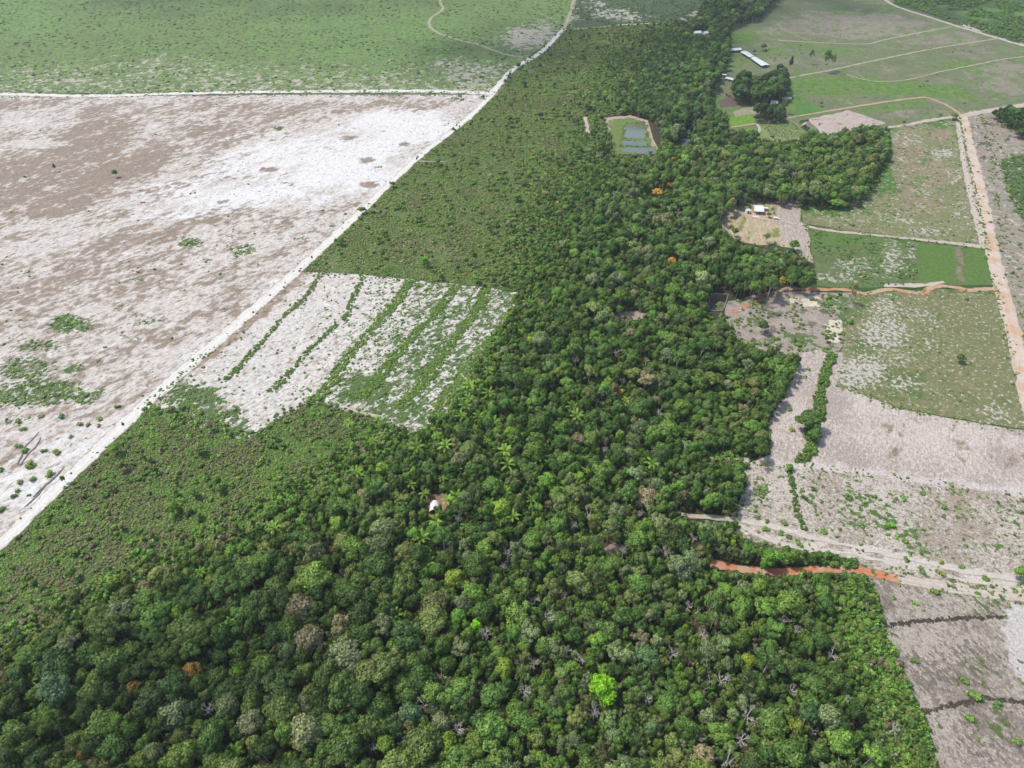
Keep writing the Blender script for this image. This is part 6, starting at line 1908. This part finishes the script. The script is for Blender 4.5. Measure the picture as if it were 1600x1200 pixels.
# the square pit with block walls
x, y = np.mean(PIT, 0)
pt = empty('pit', (x, y, 0), 0, 'square deep pit with concrete walls and a small tree inside, at the forest edge', 'pit')
R2 = [np.array(p) - (x, y) for p in PIT]
DEPTH = 4.2
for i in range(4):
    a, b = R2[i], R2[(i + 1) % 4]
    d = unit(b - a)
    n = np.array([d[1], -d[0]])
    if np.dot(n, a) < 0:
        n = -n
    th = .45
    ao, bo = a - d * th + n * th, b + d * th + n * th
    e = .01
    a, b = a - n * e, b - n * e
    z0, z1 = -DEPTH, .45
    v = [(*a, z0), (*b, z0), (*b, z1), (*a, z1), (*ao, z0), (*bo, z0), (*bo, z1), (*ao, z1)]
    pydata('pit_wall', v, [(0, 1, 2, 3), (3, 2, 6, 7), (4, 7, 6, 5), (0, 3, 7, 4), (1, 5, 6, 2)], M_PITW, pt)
pydata('pit_floor', [(*p * 1.02, -DEPTH) for p in R2], [(0, 1, 2, 3)], M_DARKC, pt)

# rubble beside the pit
x, y = P(1153, 489)
rb = empty('rubble_heap', (x, y, .1), 0, 'heap of pale broken blocks beside the pit on red earth', 'rubble')
for k in range(11):
    box('block', M_SLAB if k % 3 == 0 else M_CONC, rb, (RNG.normal(0, 1.2), RNG.normal(0, 1.0), .15 + abs(RNG.normal(0, .2))), (RNG.uniform(.3, .8), RNG.uniform(.3, .7), RNG.uniform(.25, .5)), RNG.uniform(0, 3))

# a small pale vehicle left by the yard track
x, y = P(1212.5, 343)
vh = empty('parked_car', (x, y, .12), rad(-14), 'small cream coloured vehicle parked beside the track in the yard', 'car')
prof = [(-1.75, .35), (1.75, .35), (1.8, .8), (1.2, .9), (.75, 1.4), (-1.6, 1.42), (-1.8, .9)]
v = [(px_, s * .78 * (.86 if pz_ > 1 else 1), pz_) for s in (-1, 1) for px_, pz_ in prof]
n = len(prof)
f = [tuple(range(n)), tuple(range(2 * n - 1, n - 1, -1))] + [(i, n + i, n + (i + 1) % n, (i + 1) % n) for i in range(n)]
bd = pydata('body', v, f, M_CREAM, vh)
bv = bd.modifiers.new('edge', 'BEVEL')
bv.width = .06
bv.segments = 2
for s in (-1, 1):
    box('side_window', M_GLASS, vh, (-.45, s * .715, 1.15), (1.7, .05, .34))
    for xx in (-1.1, 1.1):
        ang = np.arange(14) * 2 * PI / 14
        vv = [(xx + .32 * math.cos(a), s * .72 + k * .1, .32 + .32 * math.sin(a)) for k in (-1, 1) for a in ang]
        pydata('wheel', vv, [tuple(range(14)), tuple(range(27, 13, -1))] + [(i, 14 + i, 14 + (i + 1) % 14, (i + 1) % 14) for i in range(14)], M_TYRE, vh)
ws = box('windscreen', M_GLASS, vh, (1.0, 0, 1.16), (.05, 1.2, .5))
ws.rotation_euler = (0, rad(-42), 0)

HAZE = 0.00007
CLOUDS = [(960, 58, 250, 100, 110, .35), (1330, 10, 170, 70, 52, 0), (430, -10, 260, 90, 60, .1), (170, 1130, 95, 50, 20, .2)]  # unseen clouds; the last is added to darken the near-left forest

# ================================================================== LABELS OF THE MANY
MARKS = [('the white tarpaulin shelter', (680, 800)), ('the lime green tree', (945, 1090)), ('the red clay track', (1160, 888)), ('the felled plot', (1400, 1020)), ('the sandy plot', (1160, 820)),
         ('the hedge rows', (660, 660)), ('the square pit', (1120, 490)), ('the orange spreading tree', (300, 1065)), ('the low scrub', (260, 880)), ('the yellow green dome', (709, 915)),
         ('the ploughed plot', (1190, 690)), ('the bare sand opening', (985, 500)), ('the large bluish dome', (640, 1125)), ('the bottom picture edge', (520, 1190)), ('the fish ponds', (990, 235)), ('the white house', (1160, 370)), ('the litter clearing', (960, 862))]
MK = [np.array(P(*m[1])) for m in MARKS]
ORD = ['', 'second ', 'third ', 'fourth ', 'fifth ', 'sixth ', 'seventh ', 'eighth ', 'ninth ', 'tenth ']
buckets = {}
for (o, pos, look, what) in LABELS:
    d = np.array([np.linalg.norm(pos - m) for m in MK])
    a = int(np.argmin(d))
    v = pos - MK[a]
    best, bi = -2, None
    for j in range(len(MK)):
        if j == a:
            continue
        u = MK[j] - MK[a]
        c = np.dot(u, v) / (np.linalg.norm(u) * np.linalg.norm(v) + 1e-6) - .001 * np.linalg.norm(u)
        if c > best:
            best, bi = c, j
    buckets.setdefault((look, what, a, bi), []).append((d[a], o))
for (look, what, a, b), rows in buckets.items():
    rows.sort(key=lambda r: r[0])
    for k, (_, o) in enumerate(rows):
        o['label'] = '%s%s %s from %s towards %s' % (ORD[min(k, 9)] if k else ('first ' if len(rows) > 1 else ''), look, what, MARKS[a][0], MARKS[b][0])

# ================================================================== AIR AND CLOUDS
hz = NT('haze_air')
pv = hz.n('ShaderNodeVolumePrincipled', None, Color=(.86, .92, 1.0, 1), Density=HAZE, Anisotropy=.2)
hz.t.links.new(pv.outputs[0], hz.out.inputs['Volume'])
hb = box('haze', hz.m, None, (0, 1500, (235 - 6) / 2), (5100, 5100, 235 + 6))
hb['kind'] = 'stuff'
CLM = NT('cloud_white')
_d = CLM.n('ShaderNodeBsdfDiffuse', None, Color=(.9, .9, .9, 1))
_t = CLM.n('ShaderNodeBsdfTranslucent', None, Color=(.9, .9, .9, 1))
_m = CLM.n('ShaderNodeMixShader', None, _0=.5, _1=_d.outputs[0], _2=_t.outputs[0])
CLM.t.links.new(_m.outputs[0], CLM.out.inputs[0])
CLOUD_Z = 520.0
for (px, py, rx, ry, npuff, ang) in CLOUDS:
    gx, gy = P(px, py)
    k = CLOUD_Z / SUN_DIR.z
    c = np.array([gx + SUN_DIR.x * k, gy + SUN_DIR.y * k])
    g = Geo()
    for i in range(npuff):
        a, r = RNG.uniform(0, 2 * PI), math.sqrt(RNG.uniform(0, 1))
        u = np.array([math.cos(a) * r * rx, math.sin(a) * r * ry])
        u = np.array([u[0] * math.cos(ang) - u[1] * math.sin(ang), u[0] * math.sin(ang) + u[1] * math.cos(ang)])
        q = RNG.uniform(7, 15) * (1.2 - .5 * r)
        ball(g, (u[0], u[1], RNG.uniform(0, 26) * (1 - r * .7)), q, .5, 0, .6)
    o = link('cloud', g.mesh('cloud', [CLM.m]), None, (c[0], c[1], CLOUD_Z))
    o['kind'] = 'structure'
